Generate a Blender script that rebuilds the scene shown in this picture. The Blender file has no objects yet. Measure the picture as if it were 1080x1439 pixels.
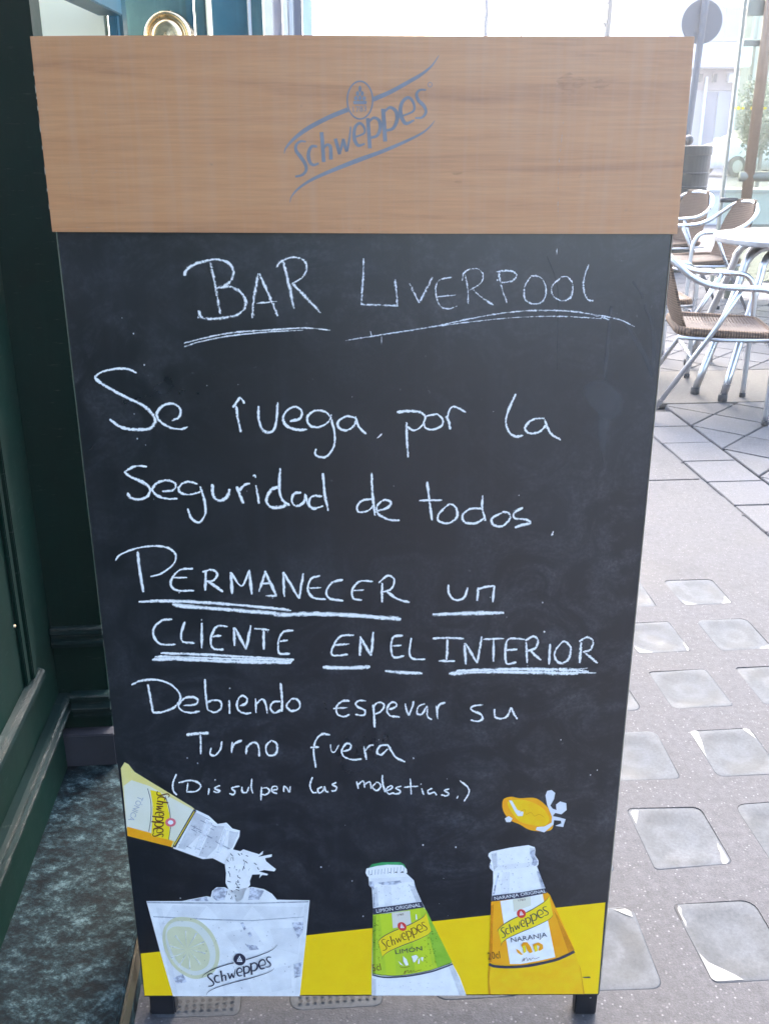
import bpy, bmesh, math, random
from mathutils import Vector, Matrix
from mathutils.geometry import tessellate_polygon
R = math.radians
rnd = random.Random(7)
SC = bpy.context.scene
COL = SC.collection

# ------------------------------------------------------------------ camera, sky, sun, exposure
HC, FPX, PITCH = 1.2, 1385.0, R(21.0)
cam = bpy.data.cameras.new('camera'); camo = bpy.data.objects.new('camera', cam); COL.objects.link(camo)
camo.location = (0, 0, HC); camo.rotation_euler = (R(90) - PITCH, 0, 0)
cam.sensor_fit = 'VERTICAL'; cam.sensor_height = 36.0; cam.lens = FPX / 1439.0 * 36.0
cam.clip_start = 0.05; cam.clip_end = 2000
cam.dof.use_dof = True; cam.dof.focus_distance = 1.2; cam.dof.aperture_fstop = 24.0
SC.camera = camo
SC.render.engine = 'CYCLES'
SUN_EL, SUN_AZ = R(40), R(8)          # azimuth from +Y towards +X
w = bpy.data.worlds.new('World'); SC.world = w; w.use_nodes = True
nt = w.node_tree; nt.nodes.clear()
sky = nt.nodes.new('ShaderNodeTexSky'); sky.sky_type = 'NISHITA'; sky.sun_disc = False
sky.sun_elevation = SUN_EL; sky.sun_rotation = SUN_AZ; sky.air_density = 0.95; sky.dust_density = 2.8; sky.ozone_density = 0.8
bg = nt.nodes.new('ShaderNodeBackground'); bg.inputs[1].default_value = 0.15
wo = nt.nodes.new('ShaderNodeOutputWorld')
nt.links.new(sky.outputs[0], bg.inputs[0]); nt.links.new(bg.outputs[0], wo.inputs[0])
sl = bpy.data.lights.new('sun', 'SUN'); sl.energy = .5; sl.angle = R(25); sl.color = (1, .97, .95)
so = bpy.data.objects.new('sun', sl); COL.objects.link(so)
sd = Vector((math.sin(SUN_AZ) * math.cos(SUN_EL), math.cos(SUN_AZ) * math.cos(SUN_EL), math.sin(SUN_EL)))
so.rotation_euler = (-sd).to_track_quat('-Z', 'Y').to_euler()
SC.view_settings.view_transform = 'Standard'; SC.view_settings.look = 'None'
SC.view_settings.gamma = 1.0; SC.view_settings.use_curve_mapping = False
SC.view_settings.exposure = 3.35

# ------------------------------------------------------------------ measuring helpers (photo pixel -> point on a real plane)
def ray(x, y):
    a = (x - 540) / FPX; b = (y - 719.5) / FPX
    return Vector((a, math.cos(PITCH) - b * math.sin(PITCH), -math.sin(PITCH) - b * math.cos(PITCH)))
EYE = Vector((0, 0, HC))
def on_plane(px, py, p0, n):
    r = ray(px, py); return EYE + r * ((p0 - EYE).dot(n) / r.dot(n))
def on_z(px, py, z=0.0): return on_plane(px, py, Vector((0, 0, z)), Vector((0, 0, 1)))
def on_y(px, py, Y): return on_plane(px, py, Vector((0, Y, 0)), Vector((0, 1, 0)))
TH = R(4.5)
def st(u, v, z=0.0):                      # street frame: u across the pavement, v along it
    return Vector((u * math.cos(TH) - v * math.sin(TH), u * math.sin(TH) + v * math.cos(TH), z))
def to_uv(p): return (p.x * math.cos(TH) + p.y * math.sin(TH), -p.x * math.sin(TH) + p.y * math.cos(TH))

# ------------------------------------------------------------------ object helpers
def link(o, parent=None):
    COL.objects.link(o)
    if parent: o.parent = parent
    return o
def thing(name, label, cat, loc=(0, 0, 0), rz=0.0, group=None):
    o = bpy.data.objects.new(name, None); o.empty_display_size = .1; link(o)
    o.location = loc; o.rotation_euler = (0, 0, rz)
    o['label'] = label; o['category'] = cat
    if group: o['group'] = group
    return o
def tag(o, label=None, cat=None, group=None, kind=None):
    for k, v in (('label', label), ('category', cat), ('group', group), ('kind', kind)):
        if v: o[k] = v
    return o
def root_off(parent):
    v = Vector((0, 0, 0)); p = parent
    while p is not None: v += Vector(p.location); p = p.parent
    return v
class MB:
    """collects vertices and faces, links them as one mesh object"""
    def __init__(s): s.v = []; s.f = []; s.uv = {}; s.smooth = False
    def add(s, vs, fs):
        b = len(s.v); s.v += [Vector(p) for p in vs]; s.f += [tuple(i + b for i in f) for f in fs]; return b
    def box(s, lo, hi, M=None):
        x0, y0, z0 = lo; x1, y1, z1 = hi
        vs = [Vector(p) for p in ((x0,y0,z0),(x1,y0,z0),(x1,y1,z0),(x0,y1,z0),(x0,y0,z1),(x1,y0,z1),(x1,y1,z1),(x0,y1,z1))]
        if M: vs = [M @ p if isinstance(M, Matrix) else M(p) for p in vs]
        s.add(vs, [(0,3,2,1),(4,5,6,7),(0,1,5,4),(1,2,6,5),(2,3,7,6),(3,0,4,7)])
    def prism(s, poly, d):                     # polygon of Vectors pushed along vector d
        n = len(poly); d = Vector(d); b = s.add(list(poly) + [p + d for p in poly], [])
        tris = tessellate_polygon([[Vector(p) for p in poly]])
        for t in tris: s.f.append(tuple(b + i for i in t)); s.f.append(tuple(b + n + i for i in reversed(t)))
        for i in range(n): j = (i + 1) % n; s.f.append((b + i, b + j, b + n + j, b + n + i))
    def poly(s, pts):
        b = s.add(pts, [])
        for t in tessellate_polygon([[Vector(p) for p in pts]]): s.f.append(tuple(b + i for i in t))
    def tube(s, pts, r, n=8, closed=False, cap=True, flat=1.0):
        pts = [Vector(p) for p in pts]; m = len(pts); rings = []; up = None
        rr = r if isinstance(r, (list, tuple)) else [r] * m
        for i, p in enumerate(pts):
            t = (pts[(i + 1) % m] - pts[i - 1]) if closed or 0 < i < m - 1 else (pts[1] - pts[0] if i == 0 else pts[-1] - pts[-2])
            t.normalize()
            if up is None: up = Vector((0, 0, 1)) if abs(t.z) < .9 else Vector((1, 0, 0))
            a = up - t * up.dot(t); a.normalize(); up = a; c = t.cross(a)
            rings.append([p + (a * math.cos(2 * math.pi * k / n) * flat + c * math.sin(2 * math.pi * k / n)) * rr[i] for k in range(n)])
        b = s.add([q for g in rings for q in g], [])
        for i in range(m if closed else m - 1):
            j = (i + 1) % m
            for k in range(n): l = (k + 1) % n; s.f.append((b+i*n+k, b+i*n+l, b+j*n+l, b+j*n+k))
        if cap and not closed:
            s.f.append(tuple(b + k for k in reversed(range(n)))); s.f.append(tuple(b + (m-1)*n + k for k in range(n)))
    def lathe(s, prof, n=32, c=(0, 0, 0), axis='z'):
        c = Vector(c); ring = []
        for (r, z) in prof:
            for k in range(n):
                a = 2 * math.pi * k / n
                q = Vector((r*math.cos(a), r*math.sin(a), z)) if axis == 'z' else Vector((r*math.cos(a), -z, r*math.sin(a)))
                ring.append(c + q)
        b = s.add(ring, [])
        for i in range(len(prof) - 1):
            for k in range(n): l = (k + 1) % n; s.f.append((b+i*n+k, b+i*n+l, b+(i+1)*n+l, b+(i+1)*n+k))
        s.f.append(tuple(b + k for k in reversed(range(n)))); s.f.append(tuple(b + (len(prof)-1)*n + k for k in range(n)))
    def build(s, name, m, parent=None, smooth=False, world=True, bevel=0, label=None, kind=None):
        me = bpy.data.meshes.new(name)
        off = root_off(parent) if (parent and world) else Vector((0, 0, 0))
        me.from_pydata([p - off for p in s.v], [], s.f)
        bm = bmesh.new(); bm.from_mesh(me); bmesh.ops.recalc_face_normals(bm, faces=bm.faces)
        if bevel:
            es = [e for e in bm.edges if len(e.link_faces) == 2 and e.calc_face_angle(0) > .5]
            bmesh.ops.bevel(bm, geom=es, offset=bevel, segments=2, affect='EDGES', clamp_overlap=True)
        bm.to_mesh(me); bm.free()
        me.materials.append(m)
        if smooth:
            for p in me.polygons: p.use_smooth = True
        o = bpy.data.objects.new(name, me); link(o, parent)
        return tag(o, label, kind=kind)
def spline(pts, k=6, closed=False):
    P_ = [Vector(p) for p in pts]; n = len(P_); out = []
    if n < 3 and not closed: return [P_[0].lerp(P_[-1], i / 3) for i in range(4)]
    for i in range(n if closed else n - 1):
        p0 = P_[i-1] if (i > 0 or closed) else P_[0]*2 - P_[1]
        p1 = P_[i]; p2 = P_[(i+1) % n]
        p3 = P_[(i+2) % n] if (i + 2 < n or closed) else P_[-1]*2 - P_[-2]
        for j in range(k):
            t = j / k
            out.append(.5*((2*p1)+(p2-p0)*t+(2*p0-5*p1+4*p2-p3)*t*t+(3*p1-p0-3*p2+p3)*t**3))
    if not closed: out.append(P_[-1].copy())
    return out

# ------------------------------------------------------------------ materials
class NT:
    def __init__(s, name):
        s.m = bpy.data.materials.new(name); s.m.use_nodes = True; s.t = s.m.node_tree
        s.b = s.t.nodes['Principled BSDF']; s.o = s.t.nodes['Material Output']; s.co = s.t.nodes.new('ShaderNodeTexCoord')
    def n(s, ty, **k):
        d = s.t.nodes.new(ty)
        for a, v in k.items(): setattr(d, a, v)
        return d
    def l(s, a, b): s.t.links.new(a, b)
    def mapping(s, scale=(1,1,1), src='Object', rot=(0,0,0)):
        m = s.n('ShaderNodeMapping'); m.inputs['Scale'].default_value = scale; m.inputs['Rotation'].default_value = rot
        s.l(s.co.outputs[src], m.inputs[0]); return m.outputs[0]
    def noise(s, vec, scale, detail=4, rough=.55, dist=0):
        d = s.n('ShaderNodeTexNoise'); d.inputs['Scale'].default_value = scale; d.inputs['Detail'].default_value = detail
        d.inputs['Roughness'].default_value = rough; d.inputs['Distortion'].default_value = dist
        s.l(vec, d.inputs['Vector']); return d.outputs[0]
    def ramp(s, fac, stops):
        d = s.n('ShaderNodeValToRGB'); e = d.color_ramp.elements
        while len(e) < len(stops): e.new(.5)
        for x, (p, c) in zip(e, stops): x.position = p; x.color = (c[0], c[1], c[2], 1) if isinstance(c, (tuple, list)) else (c, c, c, 1)
        s.l(fac, d.inputs[0]); return d.outputs[0]
    def mix(s, fac, a, b, mode='MIX'):
        d = s.n('ShaderNodeMix', data_type='RGBA', blend_type=mode)
        for i, v in ((0, fac), (6, a), (7, b)):
            if hasattr(v, 'links'): s.l(v, d.inputs[i])
            elif i == 0: d.inputs[0].default_value = v
            else: d.inputs[i].default_value = (*v, 1)
        return d.outputs[2]
    def bump(s, h, strength=.3, dist=.002, normal=None):
        d = s.n('ShaderNodeBump'); d.inputs['Strength'].default_value = strength; d.inputs['Distance'].default_value = dist
        s.l(h, d.inputs['Height'])
        if normal: s.l(normal, d.inputs['Normal'])
        return d.outputs[0]
    def set(s, **k):
        for a, v in k.items():
            i = s.b.inputs[a.replace('_', ' ')]
            if hasattr(v, 'links'): s.l(v, i)
            elif isinstance(v, tuple): i.default_value = (*v, 1)
            else: i.default_value = v
        return s
def plain(name, c, rough=.6, metal=0, var=.15, scale=30, bump=0, spec=.5, bscale=200, bd=.001):
    k = NT(name); v = k.mapping()
    n = k.noise(v, scale, 5)
    k.set(Base_Color=k.mix(n, tuple(x*(1-var) for x in c), tuple(min(1, x*(1+var)) for x in c)), Metallic=metal, Specular_IOR_Level=spec)
    k.set(Roughness=k.ramp(n, [(.3, max(0, rough-.08)), (.7, min(1, rough+.08))]))
    if bump: k.set(Normal=k.bump(k.noise(v, bscale, 3), bump, bd))
    return k.m

def m_wood():
    k = NT('veneer_wood'); v = k.mapping((1.1, 1, 16)); v2 = k.mapping((5, 1, 140)); v3 = k.mapping((1, 1, 1))
    a = k.noise(v, 2.6, 5, .6, .5); b = k.noise(v2, 3, 4, .65); c = k.noise(v3, 60, 4, .6)
    base = k.ramp(a, [(.30, (.37, .165, .068)), (.46, (.50, .240, .102)), (.6, (.53, .262, .115)), (.75, (.45, .21, .09))])
    base = k.mix(.5, base, k.ramp(b, [(.3, (.46, .40, .36)), (.7, (.68, .60, .54))]), 'OVERLAY')
    # cross-grain fleck and vertical weathering streaks
    v4 = k.mapping((40, 1, 2)); s_ = k.noise(v4, 2, 3, .6)
    base = k.mix(k.ramp(s_, [(.45, .0), (.8, .22)]), base, (.52, .37, .28))
    st_ = k.ramp(c, [(.69, 0.0), (.74, .35)])
    base = k.mix(st_, base, (.22, .12, .08))
    k.set(Base_Color=base, Roughness=k.ramp(b, [(.2, .36), (.8, .5)]), Specular_IOR_Level=.6, Coat_Weight=.5, Coat_Roughness=.3)
    k.set(Normal=k.bump(b, .12, .0006)); return k.m
def m_board():
    k = NT('blackboard_laminate'); v = k.mapping()
    a = k.noise(v, 3.2, 6, .65, .8); vs = k.mapping((60, 1, 1.6)); b = k.noise(vs, 1.0, 4, .6); f = k.noise(v, 420, 3, .7)
    big = k.ramp(a, [(.46, .0), (.72, .55)])
    streak = k.ramp(b, [(.52, .0), (.8, .4)])
    col = k.mix(big, (.0045, .005, .0085), (.013, .0135, .020))
    col = k.mix(streak, col, (.022, .023, .031))
    w1 = k.noise(k.mapping((1, 1, 1.3), rot=(0, .5, 0)), 11, 7, .7, 2.2); w2 = k.noise(v, 240, 3, .7); w3 = k.noise(v, 1.7, 3, .5)
    dust = k.n('ShaderNodeMath', operation='MULTIPLY'); k.l(k.ramp(w1, [(.44, 0.0), (.70, 1.0)]), dust.inputs[0]); k.l(k.ramp(w2, [(.4, .15), (.65, .8)]), dust.inputs[1])
    d2 = k.n('ShaderNodeMath', operation='MULTIPLY'); k.l(dust.outputs[0], d2.inputs[0]); k.l(k.ramp(w3, [(.38, .1), (.62, 1.0)]), d2.inputs[1])
    col = k.mix(d2.outputs[0], col, (.115, .115, .13))
    specks = k.ramp(k.noise(v, 95, 2, .5), [(.765, 0.0), (.79, .45)])
    col = k.mix(specks, col, (.12, .12, .13))
    k.set(Base_Color=col, Specular_IOR_Level=1.0, Roughness=k.ramp(a, [(.3, .26), (.7, .36)]), Coat_Weight=.45, Coat_Roughness=.24)
    k.set(Normal=k.bump(f, .10, .0004)); return k.m
def m_chalk(name='chalk', dens=.5, c=(.86, .87, .9)):
    k = NT(name); v = k.mapping()
    n = k.noise(v, 620, 3, .75); n2 = k.noise(v, 130, 3, .6); n3 = k.noise(v, 1700, 2, .6)
    uv = k.n('ShaderNodeUVMap'); sep = k.n('ShaderNodeSeparateXYZ'); k.l(uv.outputs[0], sep.inputs[0])
    e = k.n('ShaderNodeMath', operation='SUBTRACT'); k.l(sep.outputs[1], e.inputs[0]); e.inputs[1].default_value = .5
    ab = k.n('ShaderNodeMath', operation='ABSOLUTE'); k.l(e.outputs[0], ab.inputs[0])          # 0 centre .. .5 edge
    m1 = k.n('ShaderNodeMath', operation='MULTIPLY_ADD'); k.l(ab.outputs[0], m1.inputs[0]); m1.inputs[1].default_value = -.75; m1.inputs[2].default_value = dens + .02
    m2 = k.n('ShaderNodeMath', operation='ADD'); k.l(m1.outputs[0], m2.inputs[0]); k.l(n, m2.inputs[1])
    m3 = k.n('ShaderNodeMath', operation='MULTIPLY_ADD'); k.l(n2, m3.inputs[0]); m3.inputs[1].default_value = .55; k.l(m2.outputs[0], m3.inputs[2])
    al = k.ramp(m3.outputs[0], [(.84, 0.0), (1.0, 1.0)])
    k.set(Base_Color=k.mix(n3, tuple(x*.86 for x in c), c), Roughness=.95, Specular_IOR_Level=.1, Alpha=al)
    return k.m
def m_concrete(name, base=(.33, .325, .335), glint=True, sc=1.0):
    k = NT(name); v = k.mapping(src='Object')
    a = k.noise(v, 2.3*sc, 6, .62, .3); b = k.noise(v, 60*sc, 5, .7); g = k.noise(v, 300, 3, .7)
    lo = tuple(x*.72 for x in base); hi = tuple(x*1.15 for x in base)
    col = k.mix(k.ramp(a, [(.3, 0.0), (.7, 1.0)]), lo, hi)
    col = k.mix(.75, col, k.ramp(b, [(.25, .33), (.5, .5), (.75, .66)]), 'OVERLAY')
    col = k.mix(.6, col, k.ramp(g, [(.25, .3), (.75, .7)]), 'OVERLAY')
    if glint:
        vo = k.n('ShaderNodeTexVoronoi', feature='F1'); vo.inputs['Scale'].default_value = 190; k.l(v, vo.inputs['Vector'])
        sep = k.n('ShaderNodeSeparateColor'); k.l(vo.outputs['Color'], sep.inputs[0])
        t = k.n('ShaderNodeMath', operation='GREATER_THAN'); k.l(sep.outputs[0], t.inputs[0]); t.inputs[1].default_value = .80
        r_ = k.ramp(vo.outputs['Distance'], [(.22, 1.0), (.42, 0.0)])
        mm = k.n('ShaderNodeMath', operation='MULTIPLY'); k.l(t.outputs[0], mm.inputs[0]); k.l(r_, mm.inputs[1])
        m4 = k.n('ShaderNodeMath', operation='MULTIPLY'); k.l(mm.outputs[0], m4.inputs[0]); k.l(sep.outputs[1], m4.inputs[1])
        col = k.mix(m4.outputs[0], col, (.18, .175, .175))
        t2 = k.n('ShaderNodeMath', operation='LESS_THAN'); k.l(sep.outputs[0], t2.inputs[0]); t2.inputs[1].default_value = .14
        m5 = k.n('ShaderNodeMath', operation='MULTIPLY'); k.l(t2.outputs[0], m5.inputs[0]); k.l(r_, m5.inputs[1])
        m6 = k.n('ShaderNodeMath', operation='MULTIPLY'); k.l(m5.outputs[0], m6.inputs[0]); m6.inputs[1].default_value = .55
        col = k.mix(m6.outputs[0], col, (.10, .095, .10))
    gm = k.noise(v, 5.5, 8, .72, .6); col = k.mix(k.ramp(gm, [(.56, 0.0), (.74, .5)]), col, tuple(x*.42 for x in base))
    gl = k.noise(v, 11, 8, .72, .2); col = k.mix(k.ramp(gl, [(.60, 0.0), (.76, .45)]), col, tuple(x*1.7 for x in base))
    k.set(Base_Color=col, Roughness=k.ramp(a, [(.3, .7), (.75, .9)]), Specular_IOR_Level=.22)
    n1 = k.bump(b, .35, .003); k.set(Normal=k.bump(g, .45, .0012, n1)); return k.m
def m_marble():
    k = NT('green_marble'); v = k.mapping(rot=(0, 0, .6)); vs = k.mapping((1.0, 1.45, 1), rot=(0, 0, .7))
    a = k.noise(vs, 20, 12, .84, .12); b = k.noise(v, 110, 6, .75, .1); c = k.noise(v, 5, 3, .5)
    col = k.ramp(a, [(.38, (.001, .002, .003)), (.46, (.004, .009, .011)), (.53, (.018, .036, .039)), (.61, (.095, .145, .148))])
    col = k.mix(.95, col, k.ramp(b, [(.3, .12), (.7, .85)]), 'OVERLAY')
    p_ = k.noise(v, 7, 6, .65, .3); col = k.mix(k.ramp(p_, [(.38, .5), (.55, 0.0)]), col, (.003, .006, .008))
    k.set(Base_Color=col, Roughness=k.ramp(a, [(.3, .45), (.7, .7)]), Specular_IOR_Level=.10, Normal=k.bump(a, .5, .004)); return k.m
def m_green(name, c=(.012, .045, .036), rough=.33, worn=.3):
    k = NT(name); v = k.mapping(); a = k.noise(v, 4, 6, .65); b = k.noise(v, 90, 4, .7); vs = k.mapping((25, 25, 2)); s_ = k.noise(vs, 3, 4, .6)
    col = k.mix(k.ramp(a, [(.35, 0.0), (.75, 1.0)]), tuple(x*.75 for x in c), tuple(x*1.35 for x in c))
    col = k.mix(k.ramp(s_, [(.55, 0.0), (.85, .4)]), col, tuple(x*2.0 for x in c))
    wl = k.noise(k.mapping((14, 14, 150)), 1.6, 5, .75); col = k.mix(k.ramp(wl, [(.80 - worn*.42, 0.0), (.90 - worn*.35, .7)]), col, (.10, .115, .10))
    k.set(Base_Color=col, Roughness=k.ramp(a, [(.3, rough-.06), (.7, rough+.12)]), Specular_IOR_Level=.08)
    k.set(Normal=k.bump(s_, .12, .001)); return k.m
def m_glassblock():
    k = NT('cast_glass'); v = k.mapping(); gi = k.n('ShaderNodeObjectInfo')
    ad = k.n('ShaderNodeVectorMath', operation='ADD'); k.l(v, ad.inputs[0])
    cv = k.n('ShaderNodeVectorMath', operation='SCALE'); k.l(gi.outputs['Random'], cv.inputs['Scale']); cv.inputs[0].default_value = (9, 5, 7)
    k.l(cv.outputs[0], ad.inputs[1]); vv = ad.outputs[0]
    a = k.noise(vv, 9, 4, .5, .4); b = k.noise(vv, 160, 5, .7); c = k.noise(vv, 5, 6, .6, .3)
    col = k.ramp(a, [(.36, (.050, .053, .056)), (.5, (.068, .071, .074)), (.64, (.092, .095, .098))])
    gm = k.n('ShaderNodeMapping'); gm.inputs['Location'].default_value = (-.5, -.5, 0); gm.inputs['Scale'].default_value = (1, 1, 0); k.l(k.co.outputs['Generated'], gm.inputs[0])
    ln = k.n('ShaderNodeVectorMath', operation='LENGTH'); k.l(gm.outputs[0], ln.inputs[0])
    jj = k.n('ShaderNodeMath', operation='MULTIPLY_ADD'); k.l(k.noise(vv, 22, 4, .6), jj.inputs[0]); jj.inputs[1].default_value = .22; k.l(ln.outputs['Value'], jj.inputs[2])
    col = k.mix(k.ramp(jj.outputs[0], [(.16, .1), (.29, .5), (.36, .12), (.50, .0), (.60, .45)]), col, (.105, .11, .118))  # soft light halo round each block's centre, painted into the colour
    col = k.mix(k.ramp(c, [(.62, 0.0), (.68, .5)]), col, (.125, .128, .137))
    col = k.mix(.6, col, k.ramp(b, [(.3, .35), (.7, .65)]), 'OVERLAY')
    k.set(Base_Color=col, Roughness=k.ramp(a, [(.3, .5), (.7, .8)]), Specular_IOR_Level=.10)
    k.set(Normal=k.bump(a, .25, .002)); return k.m
def m_wicker(name='wicker', dirs='XY'):
    k = NT(name); v = k.mapping()
    wv = k.n('ShaderNodeTexWave', wave_type='BANDS', bands_direction=dirs[0]); wv.inputs['Scale'].default_value = 26; wv.inputs['Distortion'].default_value = .15
    wy = k.n('ShaderNodeTexWave', wave_type='BANDS', bands_direction=dirs[1]); wy.inputs['Scale'].default_value = 26; wy.inputs['Distortion'].default_value = .15
    k.l(v, wv.inputs[0]); k.l(v, wy.inputs[0])
    n = k.noise(v, 60, 4)
    base = k.mix(n, (.13, .08, .05), (.22, .145, .098))
    h = k.mix(.5, wv.outputs[0], wy.outputs[0])
    col = k.mix(k.ramp(h, [(.35, 0.0), (.65, 1.0)]), (.05, .033, .024), base)
    k.set(Base_Color=col, Roughness=.75, Specular_IOR_Level=.15, Normal=k.bump(h, .8, .002)); return k.m
def m_weave():
    """open cane weave: brown strands over pale ones"""
    k = NT('cane_weave'); v = k.mapping()
    wv = k.n('ShaderNodeTexWave', wave_type='BANDS', bands_direction='X'); wv.inputs['Scale'].default_value = 20
    wy = k.n('ShaderNodeTexWave', wave_type='BANDS', bands_direction='Y'); wy.inputs['Scale'].default_value = 22
    k.l(v, wv.inputs[0]); k.l(v, wy.inputs[0])
    mn = k.n('ShaderNodeMath', operation='MINIMUM'); k.l(wv.outputs[1], mn.inputs[0]); k.l(wy.outputs[1], mn.inputs[1])
    n = k.noise(v, 60, 4)
    col = k.mix(k.ramp(mn.outputs[0], [(.35, 0.0), (.65, 1.0)]), k.mix(n, (.055, .036, .028), (.10, .068, .052)), (.30, .28, .27))
    k.set(Base_Color=col, Roughness=.5, Normal=k.bump(mn.outputs[0], .6, -.002)); return k.m
M_ = {
 'wood': m_wood(), 'board': m_board(), 'chalk': m_chalk('chalk', .385, (.95, .93, .90)), 'chalk_soft': m_chalk('chalk_soft', .24, (.84, .85, .88)), 'chalk_mid': m_chalk('chalk_mid', .28, (.92, .90, .88)),
 'smear': m_chalk('chalk_smear', .0, (.42, .42, .46)), 'smear2': m_chalk('chalk_faint', .06, (.62, .60, .58)),
 'edge': plain('raw_board_edge', (.40, .33, .25), .8, var=.4, scale=80), 'black': plain('black_paint', (.012, .012, .015), .45, var=.4),
 'conc': m_concrete('pavement_concrete', (.076, .073, .075)), 'conc2': m_concrete('patch_concrete', (.105, .096, .086)), 'tile': m_concrete('paving_stone', (.090, .089, .094), sc=1.6),
 'tile2': m_concrete('paving_stone_dark', (.070, .070, .076), sc=1.6), 'road': m_concrete('asphalt', (.10, .10, .105)),
 'joint': plain('joint_dirt', (.05, .047, .045), .95, var=.5, scale=40), 'marble': m_marble(), 'green': m_green('green_paint', (.0022, .0145, .010), .5, .42),
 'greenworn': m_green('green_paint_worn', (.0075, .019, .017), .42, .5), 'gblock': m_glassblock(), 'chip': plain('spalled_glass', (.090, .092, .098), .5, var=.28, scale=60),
 'stone': plain('dark_stone', (.028, .028, .036), .6, var=.5, scale=18, bump=.4), 'alu': plain('polished_aluminium', (.52, .53, .555), .30, 1.0, var=.03, scale=4),
 'alu2': plain('brushed_steel', (.36, .37, .39), .35, 1.0, var=.05, scale=4), 'wicker': m_wicker(), 'wickerb': m_wicker('wicker_back', 'YZ'), 'weave': m_weave(), 'strand': plain('cane_strand', (.12, .08, .058), .6, var=.35, scale=50), 'rubber': plain('rubber', (.02, .02, .022), .7),
 'ttop': plain('pale_marble_laminate', (.24, .235, .225), .45, var=.2, scale=9), 'brass': plain('brass', (.80, .60, .36), .24, 1.0, var=.12),
 'cream': plain('cream_paint', (.80, .74, .52), .5, var=.08, scale=6), 'teal': m_green('teal_paint', (.035, .105, .135), .3, 0), 'bluegreen': m_green('bluegreen_paint', (.05, .11, .12), .22, 0),
 'whitep': plain('white_paint', (.52, .52, .53), .5, var=.06, scale=4), 'lilac': plain('lilac_plaster', (.28, .28, .33), .6, var=.08), 'render': plain('pale_render', (.34, .335, .34), .8, var=.08, scale=2, bump=.2),
 'pinkstone': plain('pink_stone', (.26, .21, .20), .7, var=.15, scale=3), 'brownsh': plain('brown_shutter', (.11, .07, .05), .6), 'greydoor': plain('grey_door', (.16, .16, .19), .5),
 'galv': plain('galvanised_steel', (.075, .08, .092), .6, .0, var=.12, scale=8), 'bin': plain('dark_blue_grey_metal', (.012, .016, .022), .5, var=.2), 'iron': plain('cast_iron', (.015, .017, .02), .5),
 'carw': plain('white_car_paint', (.6, .6, .61), .25, var=.03), 'glassd': plain('dark_glass', (.03, .035, .04), .08, var=.1), 'lamp': plain('lamp_lens', (.6, .6, .62), .15),
 'farwall': plain('far_white_render', (.66, .66, .65), .8, var=.05), 'bark': plain('bark', (.16, .14, .12), .9, var=.4, scale=60, bump=.5), 'olive': plain('olive_steel', (.21, .21, .165), .4, var=.12), 'tanpole': plain('tan_varnish', (.26, .17, .11), .4, var=.15),
 'yellow': plain('yellow_film', (.85, .68, .05), .5), 'leaf': plain('leaf', (.07, .10, .05), .6, var=.4, scale=3), 'hole': plain('dark_pit', (.03, .03, .032), .8),
 'nosing': plain('worn_ochre_paint', (.085, .062, .03), .7, var=.75, scale=25),
}
def m_pane():
    k = NT('tinted_glass'); g = k.n('ShaderNodeBsdfGlossy'); g.inputs['Roughness'].default_value = .04
    t = k.n('ShaderNodeBsdfTransparent'); t.inputs[0].default_value = (.86, .90, .80, 1); mx = k.n('ShaderNodeMixShader')
    fr = k.n('ShaderNodeFresnel'); fr.inputs[0].default_value = 1.7
    k.l(fr.outputs[0], mx.inputs[0]); k.l(t.outputs[0], mx.inputs[1]); k.l(g.outputs[0], mx.inputs[2]); k.l(mx.outputs[0], k.o.inputs[0]); return k.m
M_['pane'] = m_pane()

# ================================================================== THE SETTING: ground, paving
gr = MB(); 
gr.add([(-150, -120, -.06), (150, -120, -.06), (150, 260, -.06), (-150, 260, -.06)], [(0,1,2,3)])
tag(gr.build('road', M_['road']), kind='structure')
# the pavement body sits under its tiles and cast glass
PU0, PU1, PV0, PV1 = .58 - .215*6, 1.44, 1.09 - .25*5, 1.09 + .25*6
pb = MB()
pb.prism([st(-.9-1.2, -6, -.055), st(7.5, -6, -.055), st(7.5, 15, -.055), st(-2.1, 15, -.055)], (0, 0, .030))
pave = tag(pb.build('pavement', M_['joint']), kind='structure')
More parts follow.
